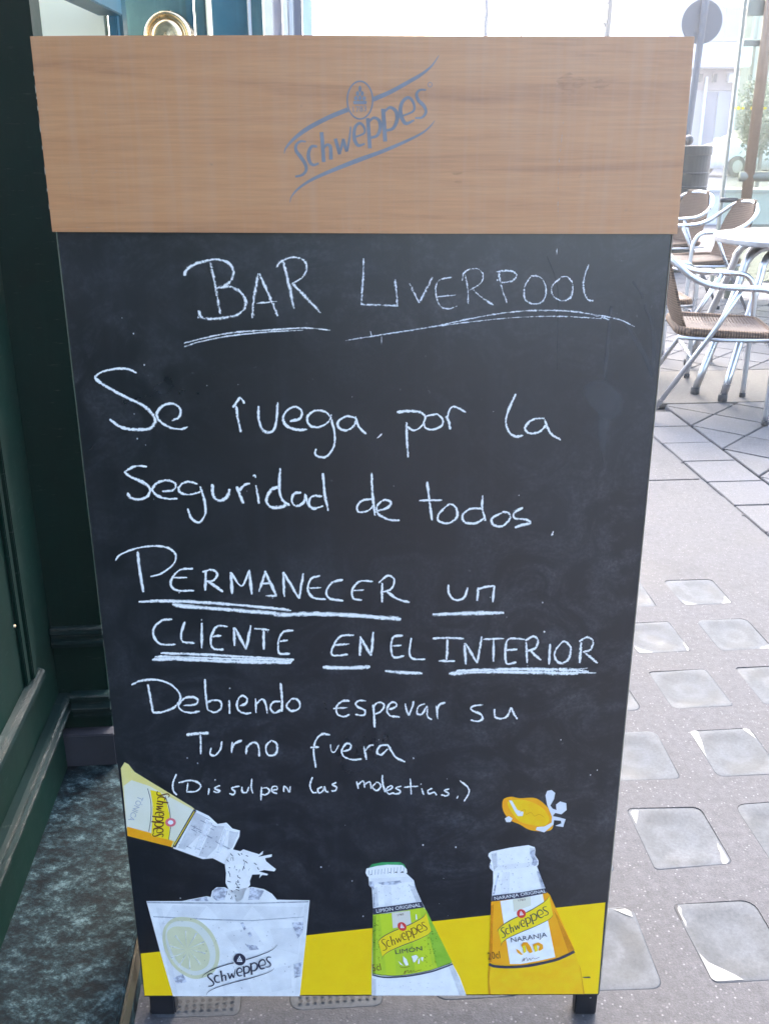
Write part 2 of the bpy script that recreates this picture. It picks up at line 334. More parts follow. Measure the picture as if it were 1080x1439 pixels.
# concrete field with a cut-out for each cast glass block
def rrect(cu, cv, hu, hv, r, j=0.0, n=4):
    pts = []
    cs = [(1, 1, 0), (-1, 1, 90), (-1, -1, 180), (1, -1, 270)]
    for sx, sy, a0 in cs:
        rr = r * (1 + rnd.uniform(-.5, .9) * (1 if j else 0)); jx, jy = rnd.uniform(-j, j), rnd.uniform(-j, j)
        for i in range(n + 1):
            a = R(a0 + 90 * i / n)
            pts.append((cu + sx*(hu - rr) + rr*math.cos(a) + jx, cv + sy*(hv - rr) + rr*math.sin(a) + jy))
    return pts
cf = MB(); blocks = []
UP, VP = .2105, .25; NU, NV = 9, 11
for i in range(NU):
    for j in range(NV):
        cu = .650 + (i - 5) * UP; cv = 1.175 + (j - 4) * VP
        u0, u1, v0, v1 = cu - UP/2, cu + UP/2, cv - VP/2, cv + VP/2
        last = (i == NU - 1)
        if i == 8: u1 = 1.44
        if cu < -.36 or cu > 1.25 and True:
            if cu > 1.25: pass
        has = not (cu > 1.15 and j in (6, 7, 8, 9, 10)) 
        if j == 10: has = cu < 1.0
        if i == NU - 1: has = j < 6
        if not has:
            cf.prism([st(u0, v0, -.014), st(u1, v0, -.014), st(u1, v1, -.014), st(u0, v1, -.014)], (0, 0, .014)); continue
        q = rrect(cu, cv, .069, .082, .012, .003)
        outer = []
        for (a, b) in q:       # ring from the hole out to the cell edge
            da, db = a - cu, b - cv
            s1 = (u1 - cu) / abs(da) if da > 0 else (cu - u0) / max(1e-6, abs(da)); s2 = (VP/2) / max(1e-6, abs(db)); s_ = min(s1, s2)
            outer.append((cu + da*s_, cv + db*s_))
        n = len(q); ti = [st(a, b, 0) for a, b in q]; tl = [st(a, b, -.012) for a, b in q]; to = [st(a, b, 0) for a, b in outer]
        b0 = cf.add(ti + tl + to, [])
        for k in range(n):
            l = (k + 1) % n
            cf.f += [(b0+k, b0+l, b0+2*n+l, b0+2*n+k), (b0+n+k, b0+n+l, b0+l, b0+k)]
        corners = [(u1, v1), (u0, v1), (u0, v0), (u1, v0)]
        for c in corners:      # fill the small triangle at each cell corner
            ks = sorted(range(n), key=lambda t: (outer[t][0]-c[0])**2 + (outer[t][1]-c[1])**2)[:6]
            k1 = min((t for t in ks if abs(outer[t][0]-c[0]) < 1e-5), key=lambda t: abs(outer[t][1]-c[1]), default=None)
            k2 = min((t for t in ks if abs(outer[t][1]-c[1]) < 1e-5), key=lambda t: abs(outer[t][0]-c[0]), default=None)
            if k1 is not None and k2 is not None and k1 != k2:
                cf.add([st(*outer[k1]), st(*c), st(*outer[k2])], [(0, 1, 2)])
        blocks.append((cu, cv, q, i, j))
sl_ = cf.build('concrete_surround', M_['conc'], pave)
for (cu, cv, q, i, j) in blocks:
    mb = MB(); n = len(q); dotted = (j <= 4 and i <= 2)
    sink = rnd.uniform(.0002, .0006); tl1, tl2 = rnd.uniform(-.012, .012), rnd.uniform(-.012, .012)
    def P_(s, z):
        return [st(cu + (a-cu)*s, cv + (b-cv)*s, z - sink + (a-cu)*s*tl1 + (b-cv)*s*tl2) for a, b in q]
    rings = [P_(.999, -.010), P_(.998, -.0005), P_(.965, 0), P_(.80, -.0004), P_(.62, -.0022), P_(.4, -.0034), P_(.18, -.0038)]
    b0 = mb.add([p for r_ in rings for p in r_], [])
    for r_ in range(len(rings)-1):
        for k in range(n): l = (k+1) % n; mb.f.append((b0+r_*n+k, b0+r_*n+l, b0+(r_+1)*n+l, b0+(r_+1)*n+k))
    mb.f.append(tuple(b0 + (len(rings)-1)*n + k for k in range(n)))
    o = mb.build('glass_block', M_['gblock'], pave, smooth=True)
    rc = random.Random(i*31 + j*7)
    for cn in range(4):                    # spalled corners, pale worn glass, dark grit where a corner broke out
        if rc.random() < .66 or (dotted and j in (3, 4)): continue
        sx, sy = ((1, 1), (-1, 1), (-1, -1), (1, -1))[cn]; l1, l2 = rc.uniform(.012, .05), rc.uniform(.012, .06)
        if rc.random() < .5: l1, l2 = l1*.35, min(.11, l2*1.8)
        X, Y = cu + sx*.0655, cv + sy*.0785; ps = [(X - sx*.006, Y), (X, Y - sy*.006), (X, Y - sy*l2)]
        for t_ in (.25, .5, .75): ps.append((X - sx*l1*t_**1.3 - sx*rc.uniform(0, .004), Y - sy*l2*(1-t_)**1.2 - sy*rc.uniform(-.003, .003)))
        ps.append((X - sx*l1, Y))
        cb = MB(); cb.poly([st(a, b, -sink + .0007 + (a-cu)*tl1 + (b-cv)*tl2) for a, b in ps]); ch_ = cb.build('chipped_corner', M_['chip'], pave); ch_.parent = pave
        if sy > 0 and rc.random() < .8:
            gb = MB(); q0 = [(X + sx*.0005, Y + .0015), (X + sx*.0035, Y - .002), (X + sx*.004, Y - l2*.6), (X + sx*.0005, Y - l2*.7), (X - sx*.0008, Y - .004), (X - sx*l1*.8, Y + .0015), (X - sx*l1*.8, Y + .0036), (X - sx*.003, Y + .0042)]
            gb.poly([st(a, b, .0005) for a, b in q0]); gb.build('broken_edge', M_['joint'], pave)
    if dotted and j in (3, 4):            # the blocks under the sign carry a grid of small pits
        pt = MB()
        for a in range(11):
            for b in range(12):
                x, y = cu - .055 + a*.011, cv - .066 + b*.012
                c0 = [st(x + .0033*math.cos(t*math.pi/3), y + .0033*math.sin(t*math.pi/3), .0012) for t in range(6)]
                pt.add(c0, [(0,1,2,3,4,5)])
        pt.build('pit_grid', M_['hole'], pave, kind='stuff')
# plain concrete further on, with a joint, then the worn groove
c2 = MB()
v_top = 1.175 + 6.5*VP
u_left = .650 - 5.5*UP
for (a, b, c, d) in ((u_left, 1.44, v_top, 3.36), (u_left, 1.44, 3.372, 15), (-2.1, u_left-.0, -6, 15), (u_left, 7.5, -6, 1.175-4.5*VP)):
    c2.prism([st(a, c, -.02), st(b, c, -.02), st(b, d, -.02), st(a, d, -.02)], (0, 0, .0195))
c2.build('concrete_slab', M_['conc'], pave)
gv = MB(); gp = [st(1.446 + rnd.uniform(-.003, .003), v, -.004) for v in [i*.2 for i in range(0, 60)]]
def slab(poly, h, m, bev=.0025):
    mb = MB(); mb.prism([st(a, b, -.025) for a, b in poly], (0, 0, .025 + h)); return mb.build('paving_stone', m, pave, bevel=bev)
for k in range(2, 34):
    v0 = 1.125 + k * .245
    if v0 > 4.3: break
    j = rnd.uniform(-.002, .002)
    slab([(1.456, v0+.003), (1.664+j, v0+.003), (1.664+j, v0+.242), (1.456, v0+.242)], rnd.uniform(-.001, .0015), M_['tile'])
slab([(1.456, 1.125-2), (1.664, 1.125-2), (1.664, 1.608), (1.456, 1.608)], 0, M_['tile'])
def clip(poly, ax, val, keep_gt):
    out = []
    for i in range(len(poly)):
        a, b = poly[i], poly[(i+1) % len(poly)]
        ia = (a[ax] > val) == keep_gt; ib = (b[ax] > val) == keep_gt
        if ia: out.append(a)
        if ia != ib:
            t = (val - a[ax]) / (b[ax] - a[ax]); out.append((a[0]+(b[0]-a[0])*t, a[1]+(b[1]-a[1])*t))
    return out
def area(p): return abs(sum(p[i][0]*p[(i+1) % len(p)][1] - p[(i+1) % len(p)][0]*p[i][1] for i in range(len(p)))) / 2
D_ = .346; far = MB()
for ring_ in ((1.8, 4.44), (5.12, 9.5)):
    for i in range(-2, 22):
        for j in range(-2, 60):
            cu = 1.672 + D_/2 * i; cv = 4.07 + D_/2 * (j - 20)
            if (i + j) % 2 == 0: continue
            h = D_/2 - .0045
            p = [(cu+h, cv), (cu, cv+h), (cu-h, cv), (cu, cv-h)]
            if ring_[0] < 2: p = clip(p, 0, 1.676, True)
            else: p = clip(p, 0, 1.3, True)
            for args in ((1, ring_[0], True), (1, ring_[1], False)):
                if len(p) > 2: p = clip(p, *args)
            if len(p) < 3 or area(p) < .002 or cu > .42*cv + .55: continue
            if cu < .33*cv - .3: continue
            if cv > 7.2: far.prism([st(a, b, -.02) for a, b in p], (0, 0, .02)); continue
            slab(p, rnd.uniform(-.001, .0015), rnd.choice([M_['tile'], M_['tile'], M_['tile2']]))
tag(far.build('far_paving_stones', M_['tile'], pave), kind='stuff')
pc = MB(); pc.prism([st(1.3, 4.45, -.02), st(4.5, 4.45, -.02), st(4.5, 5.11, -.02), st(1.3, 5.11, -.02)], (0, 0, .021)); pc.build('concrete_patch', M_['conc2'], pave)
pc = MB(); pc.prism([st(1.672, -6, -.02), st(7.5, -6, -.02), st(7.5, 1.79, -.02), st(1.672, 1.79, -.02)], (0, 0, .0195))
pc.prism([st(1.45, 9.51, -.02), st(7.5, 9.51, -.02), st(7.5, 15, -.02), st(1.45, 15, -.02)], (0, 0, .0195)); pc.build('paving_field', M_['tile'], pave)
# worn groove cover along the block field
gvm = MB()
for k in range(0, 30):
    v0 = -.8 + k*.19
    if v0 > 5: break
    gvm.prism([st(1.4405, v0, -.02), st(1.4525, v0, -.02), st(1.4525, v0+.185, -.02), st(1.4405, v0+.185, -.02)], (0, 0, .0175 + rnd.uniform(-.002, .001)))
gvm.build('joint_strip', M_['tile2'], pave)

# ================================================================== green shopfront at the left
ZS = .10                                                     # top of the marble step
crn = on_z(95, 1065, ZS); CU, CV = to_uv(crn)                # inner corner of the recess
e1 = on_z(189, 1313, ZS); e2 = on_z(167, 1439, ZS); UE = (to_uv(e1)[0] + to_uv(e2)[0]) / 2
step = thing('marble_step', 'mottled dark green marble doorstep with a worn ochre edge, left of the chalkboard', 'doorstep', st((CU+UE)/2, CV, 0))
mb = MB(); mb.prism([st(CU, -1.2, 0), st(UE, -1.2, 0), st(UE, CV, 0), st(CU, CV, 0)], (0, 0, ZS)); mb.build('slab', M_['marble'], step, bevel=.003)
mb = MB(); mb.prism([st(UE+.001, .2, .055), st(UE+.005, .2, .055), st(UE+.005, CV, .055), st(UE+.001, CV, .055)], (0, 0, .037)); mb.build('edge_strip', M_['nosing'], step)

front = thing('green_shopfront', 'dark green painted wooden shopfront corner with worn mouldings, at the left edge', 'shopfront', st(CU, CV, 0))
# side wall (runs towards the camera) : panels and mouldings; local run along v at u = CU
def vat(px, py, u=None):                                     # height and v of a pixel on the side wall plane
    u = CU if u is None else u
    n = st(1, 0); p = on_plane(px, py, st(u, 0), n); return to_uv(p)[1], p.z
def bat(px, py, v=None):
    v = CV if v is None else v
    n = st(0, 1); p = on_plane(px, py, st(0, v), n); return to_uv(p)[0], p.z
def run_side(mb, z0, z1, out, va=-1.5, vb=None, s=0.0):      # box on the side wall from z0 to z1 proud by out
    vb = CV if vb is None else vb
    mb.prism([st(CU-.02, va, z0), st(CU+out, va, z0), st(CU+out, vb, z0), st(CU-.02, vb, z0)], (0, 0, z1-z0))
def run_back(mb, z0, z1, out, ua=None, ub=None):
    ua = CU if ua is None else ua; ub = UR if ub is None else ub
    mb.prism([st(ua, CV-out, z0), st(ub, CV-out, z0), st(ub, CV+.02, z0), st(ua, CV+.02, z0)], (0, 0, z1-z0))
UR = bat(41, 0)[0]
zl_t = vat(85, 971)[1]; zl_b = vat(90, 993)[1]; zu = vat(49, 939)[1]
mb = MB(); mb.prism([st(CU-.10, -1.5, 0), st(CU, -1.5, 0), st(CU, CV+.12, 0), st(CU-.10, CV+.12, 0)], (0, 0, 3.2)); mb.build('side_wall', M_['green'], front)
mb = MB(); mb.prism([st(CU+.0005, CV, 0), st(UR, CV, 0), st(UR, CV+.06, 0), st(CU+.0005, CV+.06, 0)], (0, 0, 3.2)); mb.build('pilaster', M_['green'], front)
def moulding(name, prof, side, va, vb, mat):
    """prof = list of (out, z) outline points; swept along the side or back wall"""
    mb = MB()
    if side: base = [st(CU+o+.0006, va, z) for o, z in prof]; d = st(0, vb-va)
    else: base = [st(va, CV-o-.0006, z) for o, z in prof]; d = st(vb-va, 0)
    mb.prism(base, d); return mb.build(name, mat, front, bevel=.0012)
zt = zl_t + .004
low = [(0, zt-.052), (.012, zt-.052), (.012, zt-.047), (.008, zt-.044), (.008, zt-.036), (.019, zt-.034), (.021, zt-.027), (.016, zt-.021), (.012, zt-.018), (.012, zt-.012), (.022, zt-.008), (.022, zt-.002), (.014, zt), (0, zt)]
moulding('base_moulding', low, True, -1.4, CV-.0005, M_['greenworn'])
zb = bat(85, 971)[1]; lowb = [(o, z - zt + zb) for o, z in low]
moulding('base_moulding', lowb, False, CU+.024, UR+.004, M_['greenworn'])
za = bat(66, 880)[1]
upb = [(0, za-.040), (.010, za-.040), (.012, za-.030), (.006, za-.026), (.006, za-.018), (.011, za-.015), (.013, za-.010), (.010, za-.005), (.012, za-.003), (.012, za), (0, za)]
moulding('upper_moulding', upb, False, CU+.001, UR+.003, M_['greenworn'])
M_['wornedge'] = None
def m_wornedge():
    k = NT('worn_paint_edge'); v = k.mapping(); n = k.noise(v, 28, 6, .75); n2 = k.noise(v, 160, 3, .7)
    k.set(Base_Color=k.mix(n2, (.028, .036, .03), (.085, .085, .065)), Roughness=.8, Alpha=k.ramp(n, [(.42, 0.0), (.6, .8)])); return k.m
M_['wornedge'] = m_wornedge()
def wedge(out, z, va, vb, h=.0022):
    mb = MB(); mb.add([st(CU+out+.0004, va, z), st(CU+out+.0004, vb, z), st(CU+out-.0022, vb, z+h), st(CU+out-.0022, va, z+h)], [(0, 1, 2, 3)]); mb.build('worn_edge', M_['wornedge'], front)
wedge(.0232, zt-.0035, -1.0, CV-.026, .0042); wedge(.0222, zt-.027, -1.0, CV-.026, .003); wedge(.0135, zt-.048, -1.0, CV-.03, .0015)
mb = MB()
for (z, o) in ((zb, .0232), (zb-.025, .0222)):
    mb = MB(); mb.add([st(CU+.026, CV-o, z-.003), st(UR+.003, CV-o, z-.003), st(UR+.003, CV-o+.003, z+.0008), st(CU+.026, CV-o+.003, z+.0008)], [(0, 1, 2, 3)]); mb.build('worn_edge', M_['wornedge'], front)
mb = MB(); mb.add([st(CU+.003, CV-.0138, za-.003), st(UR+.002, CV-.0138, za-.003), st(UR+.002, CV-.011, za+.0008), st(CU+.003, CV-.011, za+.0008)], [(0, 1, 2, 3)]); mb.build('worn_edge', M_['wornedge'], front)
# stone plinth below the back mouldings
zp = bat(95, 1022)[1]
mb = MB(); mb.prism([st(CU+.001, CV-.030, ZS), st(UR+.008, CV-.030, ZS), st(UR+.008, CV-.001, ZS), st(CU+.001, CV-.001, ZS)], (0, 0, max(.02, zp-ZS)))
mb.build('stone_plinth', M_['stone'], front, bevel=.002)
# plinth board of side wall
mb = MB(); mb.prism([st(CU+.0007, -1.4, ZS), st(CU+.007, -1.4, ZS), st(CU+.007, CV-.032, ZS), st(CU+.0007, CV-.032, ZS)], (0, 0, zt-.054-ZS)); mb.build('skirting', M_['green'], front)
# framed panel on the side wall : sill and stile
vs_, zs_ = vat(49, 939); 
sill = [(0, zs_-.03), (.004, zs_-.03), (.004, zs_-.018), (.016, zs_-.016), (.016, zs_-.004), (.010, zs_), (0, zs_+.004)]
moulding('panel_sill', sill, True, -1.4, vs_, M_['greenworn'])
v_st = vs_ + .0
wedge(.0172, zs_-.0035, -1.0, vs_-.003, .004); wedge(.0115, zs_-.0005, -1.0, vs_-.003, .003)
for (a, b, o) in ((v_st-.020, v_st, .006), (v_st-.045, v_st-.024, .012), (v_st-.066, v_st-.049, .007)):
    mb = MB(); mb.prism([st(CU+.0006, a, zs_+.0045), st(CU+o, a, zs_+.0045), st(CU+o, b, zs_+.0045), st(CU+.0006, b, zs_+.0045)], (0, 0, 2.2)); mb.build('panel_stile', M_['green'], front, bevel=.0015)
mb = MB(); mb.lathe([(.0035, 0), (.003, .002), (.0008, .003)], 10, (0, 0, 0)); 
stud = mb.build('brass_stud', M_['brass'], front, world=False)
pv, pz = vat(20, 880, CU+.012); stud.location = st(CU+.0122, pv, pz) - root_off(front); stud.rotation_euler = (0, R(90), TH)
# upper building mass above the shopfront and behind the camera on the left
mb = MB(); mb.prism([st(CU-3.5, -14, 3.2), st(CU, -14, 3.2), st(CU, CV+.12, 3.2), st(CU-3.5, CV+.12, 3.2)], (0, 0, 7)); mb.build('upper_wall', M_['render'], front)
mb = MB(); mb.prism([st(CU-.12, -14, 0), st(CU, -14, 0), st(CU, -1.502, 0), st(CU-.12, -1.502, 0)], (0, 0, 3.2)); mb.build('front_wall', M_['green'], front)

# --- bar entrance beyond the pilaster, seen over the top of the sign
ent = thing('bar_entrance', 'blue-green bar entrance with cream jamb beyond the pilaster, above the sign', 'entrance', (-.6, 2.3, 0))
def face(name, x0, x1, Y, th, m, z0=.0, z1=2.6, par=ent, bev=0, slope=0.0):
    a = on_y(x0, 25, Y).x; b = on_y(x1, 25, Y).x
    mb = MB(); mb.prism([Vector((a, Y, z0)), Vector((b, Y + slope, z0)), Vector((b, Y + slope + th, z0)), Vector((a, Y + th, z0))], (0, 0, z1-z0)); return mb.build(name, m, par, bevel=bev)
face('cream_jamb', -40, 146, 2.20, .03, M_['cream'], z1=2.6)
face('jamb_post', 144, 152, 2.17, .02, M_['bluegreen'], z1=1.349, bev=.002)
face('jamb_post', 152, 164, 2.19, .04, M_['teal'], z1=2.6, bev=.002)
face('jamb_post', 165, 172, 2.21, .04, M_['bluegreen'], bev=.002)
# raked moulding running towards the camera above the cream jamb
for (a, b, dz, m, sc_) in (((95, -6), (155, 22), 0, M_['teal'], .024), ((113, -6), (160, 10), .012, M_['cream'], .008)):
    p = on_y(a[0], a[1], 1.85); q = on_y(b[0], b[1], 2.16)
    mb = MB(); w_ = sc_
    mb.prism([p + Vector((-w_, 0, 0)), p + Vector((w_, 0, 0)), p + Vector((w_, 0, w_*1.6)), p + Vector((-w_, 0, w_*1.6))], q - p); mb.build('cornice_moulding', m, ent, bevel=.002)
door = thing('bar_door', 'blue-green panelled bar door with round brass knob behind the top of the sign', 'door', (-.45, 2.4, 0))
face('door_leaf', 172, 268, 2.40, .04, M_['bluegreen'], par=door)
face('door_stile', 262, 272, 2.392, .006, M_['teal'], par=door, bev=.002); face('door_stile', 274, 289, 2.385, .05, M_['bluegreen'], par=door, bev=.003)
face('door_edge', 290, 293, 2.38, .05, M_['cream'], par=door)
kc = on_y(237, 52, 2.36)
mb = MB(); rk = .052; mb.lathe([(rk, -.03), (rk, .004), (rk*.97, .012), (rk*.88, .016), (rk*.80, .012), (rk*.76, .006), (rk*.70, .006), (rk*.66, .014), (rk*.60, .020), (rk*.50, .022), (rk*.35, .021), (rk*.1, .024)], 40, kc, 'y'); mb.build('knob', M_['brass'], door, smooth=True)
shut = thing('teal_shutter', 'flat teal wooden shutter folded back beside the bar door', 'shutter', (-.25, 2.7, 0))
face('shutter_leaf', 293, 348, 2.62, .03, M_['teal'], par=shut); face('shutter_edge', 349, 353, 2.60, .04, M_['whitep'], par=shut); face('shutter_stile', 353.5, 369, 2.60, .04, M_['bluegreen'], par=shut)
win = thing('shop_window', 'white framed shop window reflecting the street, beyond the teal shutter', 'window', (-.3, 3.4, 0))
face('frame', 369, 383, 3.3, .05, M_['whitep'], par=win); face('blind', 384, 396, 3.36, .02, M_['lilac'], par=win); face('frame', 397, 404, 3.3, .05, M_['whitep'], par=win)
face('frame', 406, 412, 3.32, .05, M_['whitep'], par=win); face('curtain', 413, 424, 3.36, .02, M_['lilac'], par=win)
face('frame', 425, 438, 3.31, .05, plain('pale_blue_frame', (.42, .52, .68), .4), par=win)

# ================================================================== the A-board
BY, BT = 1.067, R(.35)
BP0 = Vector((0, BY, 0)); BN = Vector((0, -math.cos(BT), math.sin(BT)))
def bp(px, py, lay=0.0):                                    # pixel -> point on the blackboard's printed face, lay metres proud of it
    return on_plane(px, py, BP0, BN) + BN * lay
board = thing('chalkboard_sign', 'black pavement chalkboard sign with wooden header and handwritten bar notice', 'chalkboard', (-.02, BY, 0))
TW = .011
def panel(name, pts, front_lay, th, m, bev=0, label=None):
    mb = MB(); mb.prism([bp(x, y, 0) + BN*front_lay for x, y in pts], -BN * th); return mb.build(name, m, board, bevel=bev, label=label)
panel('blackboard', [(50, 60), (968, 60), (840.5, 1398), (203, 1400.5)], 0, TW, M_['board'])
# raw lighter edge shows at both sides of the panel
panel('board_edge', [(841, 1398), (969, 70), (970, 70), (842.3, 1398)], -.001, TW-.002, M_['edge'], 0)
hd = panel('header_plank', [(46, 52), (120, 51.2), (420, 50.5), (700, 52), (972, 52.5), (948, 328), (600, 327.5), (300, 326), (77, 325)], .008, .0075, M_['wood'], .0010)
mb = MB()                                                       # pale chips along the plank's left edge
rr = random.Random(3)
y = 100
while y < 300:
    h = rr.uniform(4, 20); x = 46 + (y-52)*.1136; x2 = 46 + (y+h-52)*.1136; wd = rr.uniform(.4, 1.2)
    mb.poly([bp(x-.6, y, .0086), bp(x+wd, y+h*.3, .0086), bp(x2+wd*.6, y+h*.8, .0086), bp(x2-.6, y+h, .0086)]); y += h + rr.uniform(2, 26)
mb.build('edge_chips', M_['edge'], board)
# legs: stiles of the front frame run to the ground behind the panel
for (a, b, c, d) in ((205, 241, 238, 215), (812, 843, 836, 808)):
    p0 = bp(a, 1396, -TW-.001); p1 = bp(b, 1396, -TW-.001)
    top = 1.25; mb = MB(); xa, xb = p0.x, p1.x
    mb.prism([Vector((xa, p0.y, 0)), Vector((xb, p0.y, 0)), Vector((xb, p0.y + .02, 0)), Vector((xa, p0.y + .02, 0))], (0, math.tan(BT)*top, top)); mb.build('leg', M_['black'], board, bevel=.002)
# rear leaf of the A-frame
for xa, xb in ((-.325, -.29), (.26, .295)):
    mb = MB(); q0 = Vector((0, BY+.04, 1.26)); q1 = Vector((0, BY+.36, 0))
    mb.prism([Vector((xa, q1.y, 0)), Vector((xb, q1.y, 0)), Vector((xb, q1.y+.02, 0)), Vector((xa, q1.y+.02, 0))], (0, q0.y-q1.y, q0.z)); mb.build('rear_leg', M_['black'], board, bevel=.002)
mb = MB(); mb.prism([Vector((-.325, BY+.30, .25)), Vector((.295, BY+.30, .25)), Vector((.295, BY+.055, 1.22)), Vector((-.325, BY+.055, 1.22))], (0, .008, .003)); mb.build('rear_panel', M_['board'], board)
# two pale screws on the right foot
mb = MB()
for (x, y) in ((830.5, 1402), (831, 1410.5)):
    c = bp(x, y, -TW+.0005); mb.poly([c + Vector((.0016*math.cos(t), 0, .0016*math.sin(t))) for t in [i*math.pi/4 for i in range(8)]])
mb.build('screw', M_['alu2'], board)

# ---- ribbons: hand-drawn strokes on the board
def ribbon(mb, pts, wd, lay, seed, taper=.35, k=6, wob=.10, wfun=None):
    rg = random.Random(seed); sp = spline([(x, y, 0) for x, y in pts], k); n = len(sp); ph = rg.uniform(0, 6)
    L = []; Rr = []
    for i, p in enumerate(sp):
        t = (sp[min(i+1, n-1)] - sp[max(i-1, 0)]); t.normalize() if t.length > 1e-6 else None
        nn = Vector((-t.y, t.x, 0)); s = i/(n-1)
        e = min(1, min(s, 1-s)*8 + (1-taper))
        wv_ = wfun(s) if wfun else wd * e * (1 + wob*math.sin(ph + s*9) + rg.uniform(-wob, wob)*.6)
        L.append(p + nn*wv_/2); Rr.append(p - nn*wv_/2)
    b = mb.add([bp(p.x, p.y, lay) for p in L] + [bp(p.x, p.y, lay) for p in Rr], [])
    for i in range(n-1):
        mb.f.append((b+i, b+i+1, b+n+i+1, b+n+i)); mb.uv[len(mb.f)-1] = ((i/(n-1), 0), ((i+1)/(n-1), 0), ((i+1)/(n-1), 1), (i/(n-1), 1))
def ribbons(name, mb, m, label=None, parent=None):
    parent = parent or board
    me = bpy.data.meshes.new(name); off = root_off(parent)
    me.from_pydata([p - off for p in mb.v], [], mb.f); uvl = me.uv_layers.new(name='UVMap')
    for p in me.polygons:
        for li, c in zip(p.loop_indices, mb.uv.get(p.index, ((0,.5),)*len(p.loop_indices))): uvl.data[li].uv = c
    me.materials.append(m); o = link(bpy.data.objects.new(name, me), parent); return tag(o, label)
sd_ = [0]
def word(label, off, sc, wd, strokes, m='chalk', heavy=()):
    mb = MB()
    for i, s_ in enumerate(strokes):
        sd_[0] += 1; w_ = wd
        if isinstance(s_[0], (int, float)): w_ = s_[0]; s_ = s_[1:]
        pts = [(off[0] + x/sc, off[1] + y/sc) for x, y in s_]
        ribbon(mb, pts, w_, .0009 + .00002*(sd_[0] % 9), sd_[0])
    return ribbons('chalk_lettering', mb, M_[m], label)
Z3 = ((230, 340), 3.273)
word('chalk word BAR', *Z3, 6.4, [
 [(98,155),(105,130),(140,105),(200,85),(245,80),(295,95),(320,130),(315,170),(285,200),(245,212)],
 [(245,212),(310,205),(360,235),(378,280),(355,325),(300,345),(230,352),(180,350),(160,315)],
 [(215,95),(232,170),(245,240),(262,330)], [(408,350),(415,260),(435,145)], [(440,145),(480,235),(525,340)], [3.5,(428,282),(520,272)],
 [5,(518,118),(540,90),(590,70),(640,80),(658,115),(640,160),(590,192)], [(550,90),(575,190),(600,305)], [(592,190),(650,250),(722,325)],
 [3.5,(95,465),(200,438),(330,415),(520,402),(650,395),(765,405)], [3,(95,482),(160,460),(300,432),(470,414),(640,405)]], 'chalk_mid')
word('chalk word LIVERPOOL', (470, 340), 2.4, 5.6, [
 [(98,55),(95,130),(90,212)], [(90,210),(140,212),(215,215)], [(203,125),(208,165),(212,215)], [(252,140),(285,205)], [(285,205),(305,165),(330,118)],
 [4.2,(395,118),(350,130),(340,170),(355,215),(385,225),(412,215)], [4,(345,185),(408,178)], [4.5,(440,110),(448,160),(450,208)],
 [4.2,(430,130),(435,105),(460,90),(485,92),(500,112),(490,140),(450,165)], [5,(465,160),(500,190),(535,212)],
 [4.5,(545,100),(590,97),(612,110),(600,130),(560,138)], [5,(552,105),(560,145),(580,205)],
 [4.5,(660,116),(640,150),(640,190),(665,208),(700,200),(712,160),(695,120),(660,113)], [4.5,(760,120),(732,150),(735,180),(765,198),(795,185),(802,145),(785,118),(762,118)],
 [4.6,(855,75),(838,130),(842,175),(855,195),(872,198)],
 [3.6,(38,332),(160,312),(330,285),(500,250),(640,232),(780,232),(880,245),(960,262),(1010,285)], [3.0,(300,290),(450,270),(600,255),(750,250),(900,258)], [4,(790,233),(860,243),(925,262)],
 [1.6,(158,318),(158,345)], [2.4,(748,22),(748,42)], [2,(120,300),(125,316)]], 'chalk_soft')
Z5 = ((110, 500), 2.919)
word('chalk word Se', *Z5, 4.8, [
 [4.0,(240,70),(210,55),(160,52),(100,65),(68,85)], [5.4,(68,87),(100,115),(190,165),(270,205),(310,245),(315,275),(290,298),(240,302),(180,292),(130,260)],
 [4.2,(385,265),(415,250),(420,220),(395,197),(355,200),(325,230),(330,260),(370,290),(420,300),(450,290)]])
word('chalk word ruega', *Z5, 4.2, [
 [(635,212),(650,190),(665,172),(683,195)], [4.8,(648,205),(655,255),(668,312)], [5,(740,205),(740,260),(760,305),(795,310),(812,270),(818,190)],
 [(868,268),(910,255),(915,225),(890,208),(855,225),(840,260),(860,290),(905,303),(940,300)],
 [4,(1035,250),(1010,228),(970,225),(940,250),(950,285),(990,290),(1025,270),(1038,240)], [4,(1033,245),(1050,310),(1048,370),(1020,410),(990,415),(972,400),(975,380)],
 [4,(1140,255),(1100,247),(1066,270),(1070,297),(1100,304),(1130,285),(1140,255)], [4,(1135,248),(1150,290),(1180,320)], [3.2,(1245,318),(1224,338)]])
word('chalk word Seguridad', *Z5, 4.4, [
 [4,(283,453),(235,452),(190,475)], [5,(190,475),(215,495),(270,520),(295,545),(285,575),(250,588),(215,580),(203,560)],
 [(345,555),(390,550),(400,525),(370,510),(325,520),(305,550),(330,575),(370,585),(408,585)], [(490,525),(450,515),(415,535),(420,560),(460,568),(505,555)],
 [(500,535),(520,600),(520,650),(495,682),(465,665),(450,625)], [6,(550,525),(555,575),(580,592),(610,578),(622,545)], [5,(650,535),(665,575),(678,605)], [4,(655,560),(680,530),(705,523)],
 [(728,530),(742,605)], [3,(716,492),(726,490),(728,500)], [5.5,(832,540),(795,545),(772,590),(790,618),(830,620),(858,605)], [5,(828,460),(825,540),(838,590),(868,612)],
 [(915,560),(885,565),(875,595),(895,615),(925,600),(935,570)], [(928,565),(940,600),(952,622)], [(1000,575),(960,575),(945,605),(965,625),(1005,615)], [(1003,480),(1010,560),(1025,635)]])
Z6 = ((450, 500), 2.634)
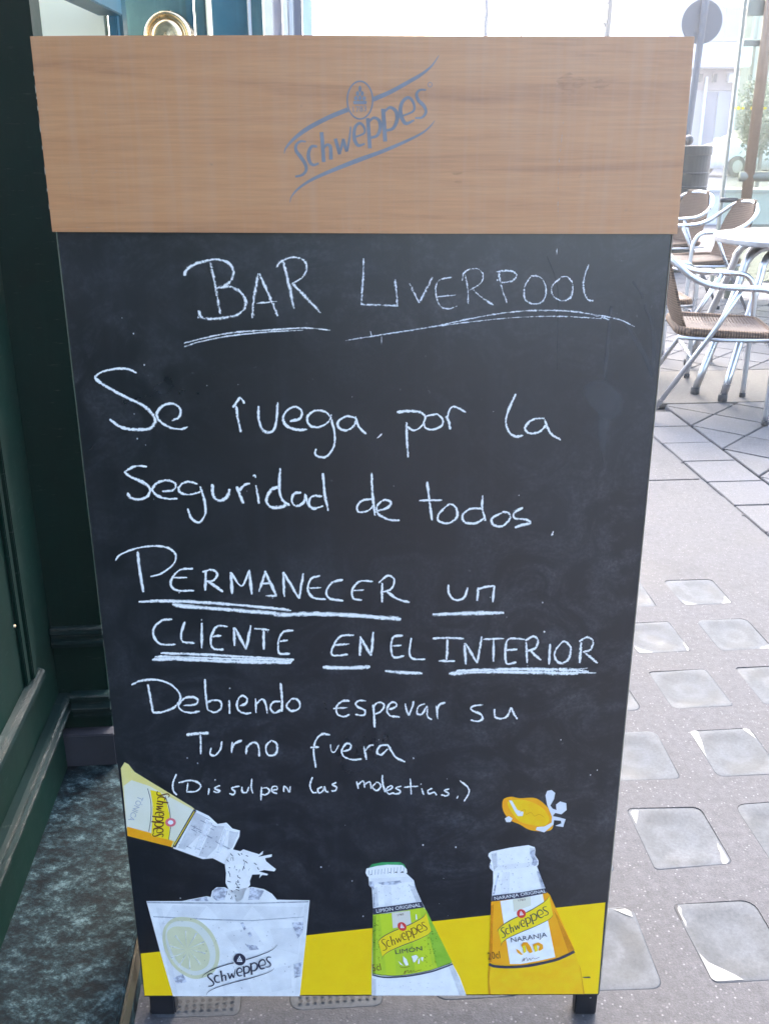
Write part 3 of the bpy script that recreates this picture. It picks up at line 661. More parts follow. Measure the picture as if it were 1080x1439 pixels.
word('chalk word por', *Z6, 3.6, [
 [5.2,(283,208),(330,203),(372,208)], [(372,208),(388,228),(372,260),(345,275),(322,262)], [4.4,(318,245),(320,310),(325,375)],
 [(430,215),(390,225),(385,260),(410,272),(445,260),(452,235),(430,213)], [4.4,(465,222),(475,245),(480,272)], [(468,235),(478,198),(498,188),(538,208)]])
word('chalk word la', *Z6, 4, [[(722,140),(695,200),(685,245),(700,285),(725,298),(750,293)], [(828,230),(785,235),(757,262),(770,285),(810,280),(838,250)], [(828,235),(850,285),(888,310)]])
word('chalk word de', *Z6, 3.8, [[(195,528),(155,535),(135,560),(145,578),(180,570),(200,545)], [4.4,(190,432),(192,500),(202,590)],
 [(205,575),(250,560),(260,540),(235,533),(210,555),(215,585),(255,605),(293,608)]])
word('chalk word todos', *Z6, 4, [[4.6,(395,465),(402,530),(413,608)], [(365,535),(450,533)], [(460,560),(435,590),(440,612),(475,618),(505,595),(500,560),(480,548),(460,560)],
 [(600,565),(555,565),(525,590),(535,615),(575,618),(605,600)], [(600,515),(598,560),(610,610)], [(670,580),(635,600),(640,625),(675,628),(700,600),(695,580),(672,577)],
 [4.6,(748,560),(715,580),(720,600),(760,605),(775,618),(745,625),(718,635)]])
word('chalk comma after todos', *Z6, 3.4, [[(860,648),(855,665)]])
Z7 = ((150, 750), 3.086)
word('chalk word PERMANECER', *Z7, 4.4, [
 [3.6,(40,115),(60,90),(120,65),(200,52),(265,60),(300,90),(290,130),(240,170),(190,185)], [5,(135,75),(145,160),(160,252)],
 [4,(375,150),(320,155),(285,190),(280,225),(310,245),(380,245)], [3.6,(290,190),(350,188)], [5,(430,165),(428,245)], [4,(415,165),(455,155),(480,172),(465,200),(430,207)], [5,(440,205),(505,250)],
 [5.5,(538,165),(545,260)], [3.6,(540,168),(585,225),(620,155)], [5,(618,158),(630,262)], [4.6,(660,250),(690,160)], [5,(685,160),(735,265)], [4,(738,268),(690,268)], [3.4,(672,215),(715,212)],
 [4.6,(770,272),(765,165)], [5,(765,165),(835,280)], [5,(835,280),(852,170)], [4,(925,180),(885,195),(872,240),(895,275),(950,283)], [3.4,(880,235),(930,232)],
 [4,(1024,197),(975,212),(952,250),(968,280),(1026,289)], [4,(1154,206),(1098,205),(1065,240),(1068,278),(1106,286)], [3.4,(1070,245),(1115,242)],
 [4.6,(1193,212),(1193,296)], [3.6,(1178,212),(1218,180),(1246,198),(1232,238),(1190,252)], [4.4,(1212,248),(1258,280),(1312,296)]])
word('double chalk underline under PERMANECER', *Z7, 5, [
 [4.5,(140,294),(300,290),(450,298),(600,310),(790,328)], [5,(190,288),(400,296),(560,306)], [5.5,(285,306),(500,325),(720,345)], [6,(300,312),(560,330),(800,350)], [7.0,(725,352),(900,346),(1080,353),(1190,362),(1275,369)], [3,(600,312),(700,322),(800,332)]])
word('chalk word CLIENTE', *Z7, 4.0, [[(285,370),(240,375),(205,410),(208,450),(240,478),(300,478)], [(340,380),(325,430),(330,465),(382,472)], [4.6,(413,385),(413,495)], [3,(411,370),(414,374)],
 [(525,400),(480,400),(455,440),(455,485),(475,500),(508,500)], [(460,445),(498,440)], [4.8,(555,485),(552,405)], [4.8,(555,405),(605,500)], [4.8,(605,500),(625,395)],
 [4.6,(680,410),(682,500)], [(640,410),(705,415)], [(810,418),(765,425),(745,465),(745,510),(760,520),(795,518)], [(750,465),(785,460)],
 [6,(198,545),(300,541),(500,551),(800,557)], [4.4,(235,516),(450,524),(812,545)], [5,(210,532),(400,538),(660,544),(805,551)]])
Z8 = ((420, 750), 2.4)
word('chalk word un', *Z8, 3.8, [[(503,170),(505,200),(525,222),(555,215),(568,180)], [4.4,(600,225),(603,180)], [(600,187),(630,178),(658,175)], [4.4,(658,175),(652,230)], [6.4,(450,272),(570,267),(690,265)]])
word('chalk word EN', *Z8, 3.8, [[(185,340),(140,345),(115,380),(110,405),(130,410),(165,405)], [(118,375),(170,370)], [5,(205,410),(208,345)], [5,(205,345),(243,410)], [5,(243,410),(250,330)], [6.6,(80,450),(160,451),(240,448)]])
word('chalk word EL', *Z8, 3.8, [[(350,342),(318,348),(310,385),(320,415),(355,410)], [(312,378),(345,375)], [(378,350),(372,400),(385,420),(425,422)], [5.4,(290,462),(350,467),(415,469)]])
word('chalk word INTERIOR', *Z8, 3.9, [[(450,352),(500,350),(555,352)], [4.6,(500,355),(497,425)], [(470,428),(525,428)], [4.8,(562,440),(557,368)], [4.8,(560,368),(600,435)], [4.8,(600,435),(615,345)],
 [4.6,(655,355),(655,430)], [(620,355),(690,352)], [(760,355),(705,355),(695,400),(700,436),(732,432)], [(695,392),(735,388)], [(765,365),(768,435)], [(762,360),(790,345),(805,360),(795,385),(768,395)], [4.4,(780,395),(815,425)],
 [4.6,(845,370),(842,440)], [3,(823,328),(828,331)], [(885,365),(862,395),(865,425),(885,435),(908,420),(915,385),(900,365),(885,363)], [4.6,(950,365),(945,435)], [(943,362),(970,348),(990,362),(980,390),(955,398)], [4.6,(960,398),(1005,435)],
 [6.6,(505,471),(600,464),(780,466),(940,470)], [6,(530,462),(700,456),(900,458),(975,463)], [2.6,(900,466),(1000,468)], [2.4,(900,459),(972,452)]])
Z9 = ((160, 930), 3.375)
word('chalk word Debiendo', *Z9, 3.7, [[(85,108),(130,88),(200,83),(270,105),(310,145),(315,180),(285,215),(235,235),(185,240)], [4.4,(163,105),(175,170),(187,240)],
 [(330,205),(385,200),(400,180),(375,165),(335,172),(308,205),(325,230),(365,240),(408,232)], [4,(432,80),(437,160),(445,225)], [(445,225),(480,238),(510,215),(505,185),(470,180),(445,192)],
 [4,(547,180),(550,245)], [2.6,(549,121),(552,126)], [(598,207),(628,195),(630,170),(605,160),(585,190),(590,225),(620,243),(652,240)], [(672,172),(675,240)], [(675,200),(702,175),(720,195),(728,242)],
 [(790,185),(755,190),(742,220),(765,240),(795,225)], [4,(790,98),(797,160),(798,235)], [(840,175),(820,205),(840,230),(875,222),(882,195),(865,175),(840,174)]])
word('chalk word Turno', *Z9, 3.7, [[5,(345,345),(400,337),(450,336)], [4,(412,345),(413,437)], [(462,405),(458,435),(480,442),(505,415),(512,375)], [4,(562,378),(560,430)], [(560,410),(575,385),(608,370)],
 [(630,395),(628,437)], [(630,405),(660,380),(685,395),(690,447)], [(745,370),(722,400),(730,437),(760,440),(775,415),(770,385),(747,369)]])
word('small chalk line (Disculpen', *Z9, 3.1, [[(298,530),(282,570),(282,605),(300,630)], [(308,572),(360,560),(400,570),(413,590),(390,612),(345,615)], [(352,572),(347,612)], [3.4,(452,598),(449,630)], [2.5,(479,556),(482,560)], 
 [(505,585),(485,592),(480,600),(503,610),(490,618),(472,612)], [(598,588),(570,592),(560,600),(575,615),(565,628),(548,622)], [(608,590),(610,615),(630,617),(640,590)], [(655,552),(652,595),(660,622)],
 [(700,590),(698,655)], [(700,600),(725,595),(738,612),(720,628),(700,626)], [(752,607),(775,602),(770,588),(753,592),(750,612),(775,623)], [(805,615),(808,588),(822,600),(833,615),(836,588)]])
word('small chalk word las', *Z9, 3.1, [[(942,545),(930,585),(942,615),(962,618)], [(988,590),(967,602),(974,620),(993,608),(998,590),(1005,612),(1018,616)], [(1055,570),(1036,580),(1055,592),(1050,608),(1030,610)]])
Z10 = ((430, 930), 3.273)
word('chalk word esperar', *Z10, 3.6, [[(200,178),(165,180),(140,205),(145,240),(175,250),(200,240)], [(125,213),(190,208)], [(275,178),(245,176),(228,190),(240,207),(270,222),(265,243),(225,240)],
 [4,(308,195),(312,240),(315,300)], [(305,210),(330,185),(358,195),(345,225),(315,240)], [(380,218),(412,205),(412,188),(390,186),(372,215),(385,245),(430,252)],
 [(455,190),(463,225),(472,245)], [(472,245),(488,205),(494,178)], [(545,190),(515,205),(510,235),(532,238),(555,205),(557,248),(577,265)], [(598,200),(605,262)], [(600,220),(612,195),(640,185)]])
word('chalk word su', *Z10, 3.6, [[(812,195),(765,203),(760,220),(800,238),(810,260),(785,272),(755,265)], [(865,215),(868,250),(895,260),(925,245),(940,208)], [(940,208),(955,240),(970,262)]])
word('chalk word fuera', *Z10, 3.6, [[(110,335),(75,330),(45,360),(35,410),(45,485)], [(20,393),(60,390)], [2.4,(112,378),(117,408),(132,412),(150,380)], [(167,412),(200,400),(205,380),(185,375),(165,405),(175,435),(215,448),(255,445)],
 [4,(265,388),(278,448)], [(270,408),(290,385),(310,380)], [(375,380),(340,385),(325,415),(345,425),(375,398)], [(375,378),(410,435),(455,458)], [3.4,(490,440),(496,443)]])
word('small chalk word molestias', *Z10, 3.0, [[(232,548),(240,582)], [(240,562),(262,547),(270,578)], [(270,562),(292,550),(300,582)], [(320,555),(305,575),(325,590),(342,572),(335,555),(320,552)], [3.4,(350,518),(352,560),(364,598)],
 [(370,592),(395,578),(388,568),(368,585),(380,605),(405,600)], [(438,570),(412,578),(432,592),(425,603),(402,605)], [(478,535),(483,608)], [(450,575),(515,570)], [3.4,(530,580),(540,610)], [2.4,(526,559),(529,562)],
 [(580,580),(560,590),(565,605),(588,598),(600,612)], [(657,583),(635,590),(655,604),(642,614),(620,610)], [2.4,(698,614),(692,628)], [(705,545),(738,570),(748,598),(725,640)]])
# scratches, drips and old wiped chalk
def wipe(pts, w_, sd):
    mb = MB(); ribbon(mb, pts, w_, .0006, sd); ribbons('wiped_chalk', mb, M_['smear'])
for (a, b, c, d, w_) in ((510,738,536,780,1.2),(716,1090,784,1101,.8),(348,523,349,536,1.0),(430,533,436,540,3),(600,462,601,475,1.2),(1,1,1,1,0)):
    if w_: wipe([(a,b),((a+c)/2+1,(b+d)/2),(c,d)], w_, a)
wipe([(190,548),(205,538),(228,537),(243,542)], 1.6, 5); wipe([(420,538),(440,532),(465,534),(480,545)], 1.8, 6)
wipe([(405,664),(420,662),(440,668)], 2, 8); wipe([(330,672),(350,662),(368,666)], 2, 9); wipe([(810,366),(850,364),(910,372)], 3, 12)
def m_stain():
    k = NT('dried_drip'); v = k.mapping(); n = k.noise(v, 30, 4, .6)
    k.set(Base_Color=(.14, .13, .13), Roughness=.5, Alpha=k.ramp(n, [(.25, .15), (.7, .5)])); return k.m
M_['stain'] = m_stain()
mb = MB()
ribbon(mb, [(878,452),(892,478),(905,500),(915,530)], 9, .0005, 3, wfun=lambda s: 3 + 9*s*(1-s)*2); ribbon(mb, [(905,428),(915,455),(918,490),(915,530)], 5, .0005, 4)
ribbon(mb, [(858,430),(853,480),(849,535)], 5, .0005, 4); ribbon(mb, [(888,395),(900,412),(902,420)], 4, .0005, 4)
mb.poly([bp(x, y, .0005) for x, y in ((818,545),(830,536),(848,535),(862,545),(874,560),(872,580),(858,592),(845,588),(832,572),(822,560))])
ribbon(mb, [(848,588),(846,620),(847,650)], 12, .0005, 4, wfun=lambda s: 14*(1-s)+2); ribbon(mb, [(768,360),(782,400),(783,450),(782,520)], 2, .0005, 5)
ribbons('dried_drip', mb, M_['stain'])

# ---- printed artwork
def pm(name, c, c2=None, scale=40, rough=.45, lo=.35, hi=.65):
    k = NT('print_' + name); v = k.mapping(); n = k.noise(v, scale, 4, .6)
    k.set(Base_Color=k.ramp(n, [(lo, c), (hi, c2 or c)]), Roughness=rough, Specular_IOR_Level=.4); return k.m
PR = {'yellow': pm('yellow', (.95, .60, .004), (.97, .64, .006)), 'white': pm('white', (.86, .84, .83), (.93, .92, .92), 70), 'glass': pm('glass', (.78, .77, .77), (.92, .91, .91), 28), 'ice': pm('ice', (.34, .35, .42), (.72, .73, .8), 160, lo=.42, hi=.56),
 'grey': pm('grey', (.33, .34, .38), (.5, .51, .56), 200), 'dark': pm('dark', (.045, .045, .075), (.06, .055, .085)), 'lime': pm('lime', (.44, .60, .03), (.53, .66, .04), 30), 'lime2': pm('lime2', (.56, .68, .03)), 'green': pm('green', (.25, .48, .03), (.33, .56, .05), 60),
 'orange': pm('orange', (.92, .36, .01), (.94, .43, .015), 30), 'amber': pm('amber', (.93, .50, .008), (.94, .60, .012)), 'amberd': pm('amberd', (.72, .32, .01)), 'banner': pm('banner', (.92, .68, .02)), 'red': pm('red', (.70, .05, .05)), 'brown': pm('brown', (.15, .055, .02)), 'cap': pm('cap', (.04, .32, .10), (.07, .4, .14), 100),
 'palelemon': pm('palelemon', (.70, .66, .30), (.74, .70, .38), 25), 'cream': pm('cream', (.76, .72, .55), (.8, .77, .64), 20), 'lemon': pm('lemon', (.66, .64, .40), (.70, .68, .46), 50), 'lemon2': pm('lemon2', (.74, .74, .66)), 'logo': pm('logo', (.205, .205, .225), (.255, .255, .275)),
 'logodark': pm('logodark', (.035, .035, .06)), 'pale': pm('pale', (.76, .70, .60)), 'pinkred': pm('pinkred', (.75, .16, .2)), 'fadedy': pm('fadedy', (.80, .66, .20), (.82, .7, .3), 20), 'fleck': pm('fleck', (.75, .75, .78))}
def pov(name, c, a):
    k = NT('print_' + name); v = k.mapping(); n = k.noise(v, 60, 3, .6)
    k.set(Base_Color=c, Roughness=.5, Alpha=k.ramp(n, [(.3, a*.4), (.7, a)])); return k.m
PR['sh'] = pov('soft_grey', (.24, .25, .34), .28); PR['sh2'] = pov('faint_grey', (.34, .35, .45), .09); PR['hi'] = pov('soft_white', (.9, .9, .95), .6); PR['warm'] = pov('soft_orange', (.62, .22, .01), .45); PR['dkgreen'] = pov('soft_green', (.08, .26, .02), .45)
lay_n = [0]
class Print:
    def __init__(s, name, off=(0, 0), sc=1.0, label=None): s.name, s.off, s.sc = name, off, sc; s.root = None; s.label = label; s.i = 3
    def _p(s, x, y): return bp(s.off[0] + x/s.sc, s.off[1] + y/s.sc, .0001 + s.i*.00004)
    def _emit(s, mb, name, m):
        s.i += 1
        if s.root is None:
            o = mb.build(s.name, PR[m], board, label=s.label); s.root = o
        else: o = mb.build(name, PR[m], board); 
        if s.root is not o:
            o.parent = s.root
        return o
    def fill(s, name, m, pts, smooth=False):
        if smooth: pts = [(p.x, p.y) for p in spline([(x, y, 0) for x, y in pts], 6, True)]
        mb = MB(); mb.poly([s._p(x, y) for x, y in pts]); return s._emit(mb, name, m)
    def fills(s, name, m, polys):
        o = None
        if len(polys) > 16:
            mb = MB()
            for pts in polys: mb.poly([s._p(x, y) for x, y in pts])
            o = s._emit(mb, name, m); o['kind'] = 'stuff'; return o
        for pts in polys:
            mb = MB(); mb.poly([s._p(x, y) for x, y in pts]); o = s._emit(mb, name, m)
        return o
    def lines(s, name, m, strokes):
        mb = MB()
        for st_ in strokes:
            w_ = st_[0]; pts = [(s.off[0] + x/s.sc, s.off[1] + y/s.sc) for x, y in st_[1:]]
            ribbon(mb, pts, w_, .0001 + s.i*.00004, 1, taper=.0, wob=0, wfun=(lambda t, w_=w_: (w_[0] + (w_[1]-w_[0])*t if len(w_) == 2 else (w_[0] + (w_[1]-w_[0])*min(1, t*2) if t < .5 else w_[1] + (w_[2]-w_[1])*(t-.5)*2))) if isinstance(w_, tuple) else (lambda t, w_=w_: w_))
        return s._emit(mb, name, m)
    def text(s, name, m, txt, p0, p1, h, sx=None, bend=0.0):
        """lettering: baseline from p0 to p1, cap height h (all in this print's picture units)"""
        cu = bpy.data.curves.new('lettering', 'FONT'); cu.body = txt; cu.size = 1; cu.resolution_u = 2
        if sx: cu.offset = sx
        to = bpy.data.objects.new('lettering', cu); COL.objects.link(to); bpy.context.view_layer.update()
        me = to.to_mesh(); xs = [v.co.x for v in me.vertices]; x0, x1 = min(xs), max(xs)
        a = Vector((*p0, 0)); b = Vector((*p1, 0)); d = b - a; up = Vector((d.y, -d.x, 0)).normalized() * h / .70
        mb = MB(); vs = []
        for v in me.vertices:
            t = (v.co.x - x0) / (x1 - x0); q = a + d*t + up*v.co.y + up*(bend*4*t*(1-t)); vs.append(s._p(q.x, q.y))
        mb.add(vs, [tuple(p.vertices) for p in me.polygons]); to.to_mesh_clear(); COL.objects.unlink(to); bpy.data.objects.remove(to); bpy.data.curves.remove(cu)
        return s._emit(mb, name, m)
# wordmark traced in its own 1080 x 997 frame: swash corners TL, TR, BL, BR
LOGO_C = [(80,645),(980,75),(115,930),(957,455)]
def bilinear(dst):
    import itertools
    # homography from LOGO_C to dst by solving 8 equations
    A = []; B = []
    for (x, y), (X, Y) in zip(LOGO_C, dst):
        A.append([x, y, 1, 0, 0, 0, -X*x, -X*y]); B.append(X); A.append([0, 0, 0, x, y, 1, -Y*x, -Y*y]); B.append(Y)
    n = 8
    for i in range(n):
        p = max(range(i, n), key=lambda r: abs(A[r][i])); A[i], A[p] = A[p], A[i]; B[i], B[p] = B[p], B[i]
        for r in range(n):
            if r != i:
                f = A[r][i] / A[i][i]; A[r] = [u - f*w_ for u, w_ in zip(A[r], A[i])]; B[r] -= f*B[i]
    h = [B[i]/A[i][i] for i in range(n)]
    return lambda x, y: ((h[0]*x+h[1]*y+h[2])/(h[6]*x+h[7]*y+1), (h[3]*x+h[4]*y+h[5])/(h[6]*x+h[7]*y+1))
GLY = [((10,22,12),[(207,578),(175,576),(150,598),(150,630),(175,665),(203,708),(208,745),(185,772),(145,782)]),
 ((14,22,12),[(272,606),(240,606),(222,645),(228,692),(250,714),(282,704)]), ((22,22,22),[(298,522),(305,610),(311,697)]), ((10,20,22),[(308,622),(328,596),(348,605),(352,640),(353,682)]),
 ((20,20,20),[(378,560),(392,608),(404,652)]), ((12,16,14),[(404,650),(416,600),(424,560)]), ((18,18,18),[(424,562),(434,600),(446,636)]), ((14,12,8),[(447,634),(460,560),(468,490)]),
 ((10,16,22),[(492,552),(546,528),(545,492),(522,470),(497,488),(487,530),(492,575)]), ((22,18,10),[(492,572),(512,600),(550,590)]),
 ((22,22,22),[(567,440),(574,530),(580,617)]), ((12,22,14),[(574,462),(603,438),(634,456),(640,500),(620,543),(580,556)]),
 ((24,24,24),[(656,385),(663,480),(669,577)]), ((12,24,14),[(664,404),(697,378),(732,402),(738,450),(714,500),(670,514)]),
 ((10,18,24),[(770,428),(834,398),(834,352),(806,320),(772,342),(757,390),(764,438)]), ((24,20,10),[(763,436),(790,472),(838,452)]),
 ((10,22,10),[(907,276),(872,276),(852,300),(862,335),(895,370),(906,405),(884,436),(843,440)])]
SW_T1 = [(80,648),(90,615),(130,568),(200,512),(280,466),(360,427),(452,390)]; SW_T2 = [(598,332),(700,287),(800,232),(880,185),(940,135),(982,74)]
SW_B = [(113,932),(125,895),(165,850),(240,800),(350,750),(500,690),(650,635),(780,580),(880,530),(930,490),(957,455)]
def logo(P, dst, mtext, mline, width=1.0, lw=1.0, oval='ring', mov=None, banner=None):
    f = bilinear(dst); k = (math.dist(dst[0], dst[1]) / math.dist(LOGO_C[0], LOGO_C[1])) / P.sc
    if banner:
        top = [f(*p) for p in SW_T1] + [f(*p) for p in SW_T2]; bot = [f(*p) for p in SW_B]
        P.fill('printed_banner', banner, top[1:] + bot[::-1][:-1])
    P.lines('printed_swash', mline, [((3*k, 26*k*lw, 27*k*lw) , *[f(*p) for p in SW_T1]), ((27*k*lw, 22*k*lw, 3*k), *[f(*p) for p in SW_T2]), ((3*k, 27*k*lw, 3*k), *[f(*p) for p in SW_B])])
    P.lines('printed_wordmark', mtext, [(tuple(a*k*width for a in w_), *[f(*p) for p in pts]) for w_, pts in GLY])
    c = (522, 335); rx, ry = (74, 110) if oval == 'ring' else (68, 88)
    el = lambda a, b, n=28: [f(c[0] + a*math.cos(t*2*math.pi/n), c[1] + b*math.sin(t*2*math.pi/n)) for t in range(n)]
    if oval == 'ring':
        E_ = el(rx, ry); P.lines('printed_oval', mov or mline, [(9*k, *E_, E_[0])])
    else:
        P.fill('printed_oval', mov or mline, el(rx*1.05, ry*1.05))
    # little fountain emblem built from drops and a basin
    mi = mline if oval == 'ring' else 'white'; s_ = 1.0 if oval == 'ring' else .82
    g_ = lambda x, y: f(c[0] + x*s_, c[1] + y*s_ + (0 if oval == 'ring' else 12))
    drop = lambda x, y, a, b: [g_(x + a*math.cos(t*math.pi/5), y + b*math.sin(t*math.pi/5)) for t in range(10)]
    P.fills('printed_emblem', mi, [drop(0, -65, 9, 20), drop(-14, -38, 10, 15), drop(13, -38, 10, 15), drop(-24, -10, 11, 14), drop(0, -12, 10, 15), drop(24, -10, 11, 14),
       [g_(-40, 5), g_(40, 5), g_(38, 24), g_(-38, 24)]])
    if oval == 'ring': P.text('printed_year', mi, '1783', f(c[0]-40, c[1]+72), f(c[0]+40, c[1]+64), 34*k*P.sc)
# big logo on the header plank (its own plane, 8 mm proud)
_bp = bp
def bp(px, py, lay=0.0): return on_plane(px, py, BP0 + BN*.008, BN) + BN*lay
P = Print('printed_logo', (380, 60), 4.154, 'faded blue-grey brand logo on the wooden header')
P.fills('printed_mark', 'logo', [[(930+14*math.cos(t), 245+16*math.sin(t)) for t in [i*math.pi/8 for i in range(17)]] + [(930+10*math.cos(-t), 245+12*math.sin(-t)) for t in [i*math.pi/8 for i in range(17)]]])
logo(P, LOGO_C, 'logo', 'logo')
# dents and chalk marks on the plank
mb = MB()
def mark(pts, w_):
    mb = MB(); ribbon(mb, pts, w_, .0005, 3); ribbons('chalk_mark', mb, M_['smear2'])
for pts in ([(148,158),(150,163),(149,168)], [(130,246),(136,240),(138,238)], [(160,242),(172,243)], [(97,255),(100,280),(105,318)], [(105,319),(140,320)]): mark(pts, 1.8)
mark([(791,168),(788,200),(784,240),(783,326)], 1.9); mark([(655,285),(662,305),(668,318)], 1.4); mark([(782,172),(795,182)], 2.0)

def m_bruise():
    k = NT('wood_bruise'); v = k.mapping((1, 1, 5)); n = k.noise(v, 45, 4, .6)
    k.set(Base_Color=(.26, .15, .11), Roughness=.5, Alpha=k.ramp(n, [(.42, .0), (.75, .35)])); return k.m
M_['bruise'] = m_bruise()
mb = MB()
for (cx_, cy_, a, b) in ((800, 118, 24, 16), (842, 118, 14, 8), (642, 243, 8, 3), (644, 256, 6, 3)):
    mb = MB(); rq = random.Random(cx_); mb.poly([bp(cx_ + a*math.cos(t)*rq.uniform(.6, 1.15), cy_ + b*math.sin(t)*rq.uniform(.6, 1.15), .0004) for t in [i*math.pi/10 for i in range(20)]])
    mb.build('bruise', M_['bruise'], board)
bp = _bp
# yellow band
P = Print('printed_band', label='yellow printed band across the foot of the board'); P.i = 0
P.fill('band', 'yellow', [(198,1340),(850,1268),(839.5,1396.5),(203.5,1399)])
mb = MB(); mb.poly([bp(x, y, .0012) for x, y in ((817,1372),(828,1371.5),(829,1373.5),(820,1373.5))]); mb.build('scuff', PR['dark'], board)
# tumbler
ZG = ((160, 1060), 3.6)
P = Print('printed_tumbler', *ZG, 'printed glass of tonic with ice and a lemon slice')
P.fill('t', 'glass', [(165,742),(345,742),(470,717),(490,722),(498,690),(520,672),(560,672),(600,690),(660,678),(700,670),(760,682),(800,705),(825,735),(990,738),(972,920),(940,1223),(300,1223),(235,1000)])
P.fills('printed_ice', 'ice', [[(498,722),(505,685),(530,672),(575,680),(560,735),(520,740)], [(690,672),(760,690),(735,735),(680,735)], [(360,742),(470,720),(480,742)]])
P.fills('printed_rim', 'grey', [[(168,745),(400,748),(700,750),(985,742),(985,748),(700,756),(400,755),(170,752)], [(200,818),(500,832),(700,838),(960,820),(960,823),(700,843),(500,838),(202,823)]])
P.fill('printed_lemon_rind', 'lemon', [(350,822),(430,840),(500,905),(535,1000),(515,1090),(450,1130),(380,1128),(300,1070),(255,980),(250,890),(290,835)], True)
P.fill('printed_lemon_pith', 'lemon2', [(350,842),(420,855),(485,915),(515,1000),(500,1075),(440,1112),(385,1112),(312,1060),(270,975),(264,895),(298,850)], True)
P.fill('printed_lemon_flesh', 'lemon', [(335,870),(400,880),(455,935),(485,1005),(475,1065),(430,1092),(380,1088),(320,1045),(282,965),(270,905),(295,875)], True)
P.fills('printed_condensation', 'ice', [[(675,905),(690,895),(700,915),(688,925)], [(665,960),(720,965),(735,985),(690,990)], [(900,850),(960,845),(955,900),(930,930)], [(300,1130),(350,1110),(370,1150),(320,1160)], [(910,1060),(950,1050),(945,1120),(915,1130)], [(640,850),(655,848),(668,880),(660,890)]])
P.fills('printed_facet', 'sh2', [[(240,860),(300,760),(470,770),(420,830)], [(470,760),(700,765),(640,850),(540,840)], [(700,765),(960,770),(930,840),(760,830)], [(560,900),(700,870),(760,960),(640,1010)], [(790,880),(950,870),(930,1010),(820,980)], [(540,1120),(660,1090),(700,1200),(560,1210)], [(780,1090),(900,1060),(900,1180),(800,1200)], [(215,770),(245,780),(325,1215),(300,1215)], [(965,760),(985,745),(935,1215),(915,1215)]])
P.fills('printed_segment', 'hi', [[(375 + 10*math.cos(a-.5), 985 + 10*math.sin(a-.5)), (375 + 92*math.cos(a-.045), 985 + 98*math.sin(a-.045)), (375 + 92*math.cos(a+.045), 985 + 98*math.sin(a+.045))] for a in [i*math.pi/5+.2 for i in range(10)]])
rgx = random.Random(31); P.fills('printed_bubbles', 'sh', [[(x + r_*math.cos(t), y + r_*math.sin(t)) for t in [j*math.pi/3 for j in range(6)]] for x, y, r_ in [(rgx.uniform(320, 920), rgx.uniform(790, 1200), rgx.uniform(1, 4.5)) for _ in range(90)]])
logo(P, [(447,1127),(828,960),(470,1214),(812,1078)], 'logodark', 'logodark', .95, .42, 'disc')
# tonic bottle, tipped
P = Print('printed_tonic_bottle', *ZG, 'printed tonic bottle tipped over the glass, faded yellow label')
P.fill('t', 'white', [(415,280),(480,310),(525,352),(570,345),(600,375),(638,385),(635,415),(608,470),(560,555),(500,525),(450,530),(300,475),(360,360)])
P.fill('printed_label', 'fadedy', [(36,70),(55,40),(75,50),(105,88),(395,265),(412,280),(298,470),(70,412)])
P.fill('printed_label_white', 'cream', [(50,160),(90,130),(180,160),(395,275),(408,285),(312,440),(215,408),(65,372)])
P.fill('printed_label_orange', 'orange', [(68,365),(180,395),(300,440),(290,468),(70,412)])
P.fill('printed_banner', 'banner', [(185,180),(235,190),(265,230),(282,300),(283,380),(280,432),(250,425),(190,410),(196,330),(197,250)])
P.lines('printed_line', 'dark', [(.9, (172,172),(188,240),(188,320),(178,390)), (.9, (262,212),(282,280),(288,360),(278,430))])
P.lines('printed_neck_band', 'dark', [(4.4, (412,280),(360,370),(305,468))]); P.lines('printed_fine', 'banner', [(1.1, (408,288),(357,375),(306,460))])
P.text('printed_word', 'grey', 'TÓNICA', (124,208), (74,330), 30)
f = bilinear([(277,180),(292,445),(180,165),(178,425)]); k_ = .16/3.6*1.6
P.lines('printed_wordmark', 'brown', [(tuple(a*k_*1.3 for a in w_), *[f(*p) for p in pts]) for w_, pts in GLY])
P.fill('printed_seal', 'pinkred', [(288+27*math.cos(t), 343+22*math.sin(t)) for t in [i*math.pi/8 for i in range(16)]]); P.fill('printed_seal_centre', 'white', [(288+14*math.cos(t), 343+11*math.sin(t)) for t in [i*math.pi/8 for i in range(16)]])
rg = random.Random(5)
P.fills('printed_glass_shade', 'grey', [[(x, y), (x+l*.8, y+l*.4), (x+l*.7, y+l*.4+3), (x-2, y+4)] for x, y, l in ((440,330,40),(470,320,22),(480,345,50),(400,360,60),(430,385,90),(520,440,90),(395,375,30),(490,370,25),(370,460,30),(420,470,24))])
P.fills('printed_glass_tone', 'sh', [[(415,290),(470,318),(440,400),(360,480),(325,470)], [(500,360),(560,360),(520,470),(470,520),(430,510)], [(585,385),(632,392),(600,470),(575,480)]])
P.fills('printed_glass_tone', 'hi', [[(470,330),(500,345),(440,470),(410,480)], [(560,375),(580,380),(540,500),(520,500)]])
rgx = random.Random(33); P.fills('printed_droplets', 'sh', [[(x + r_*math.cos(t), y + r_*.8*math.sin(t)) for t in [j*math.pi/3 for j in range(6)]] for x, y, r_ in [(380 + a*190 - b*60, 330 + a*90 + b*120, rgx.uniform(1.5, 5)) for a, b in [(rgx.random(), rgx.random()) for _ in range(60)]]])
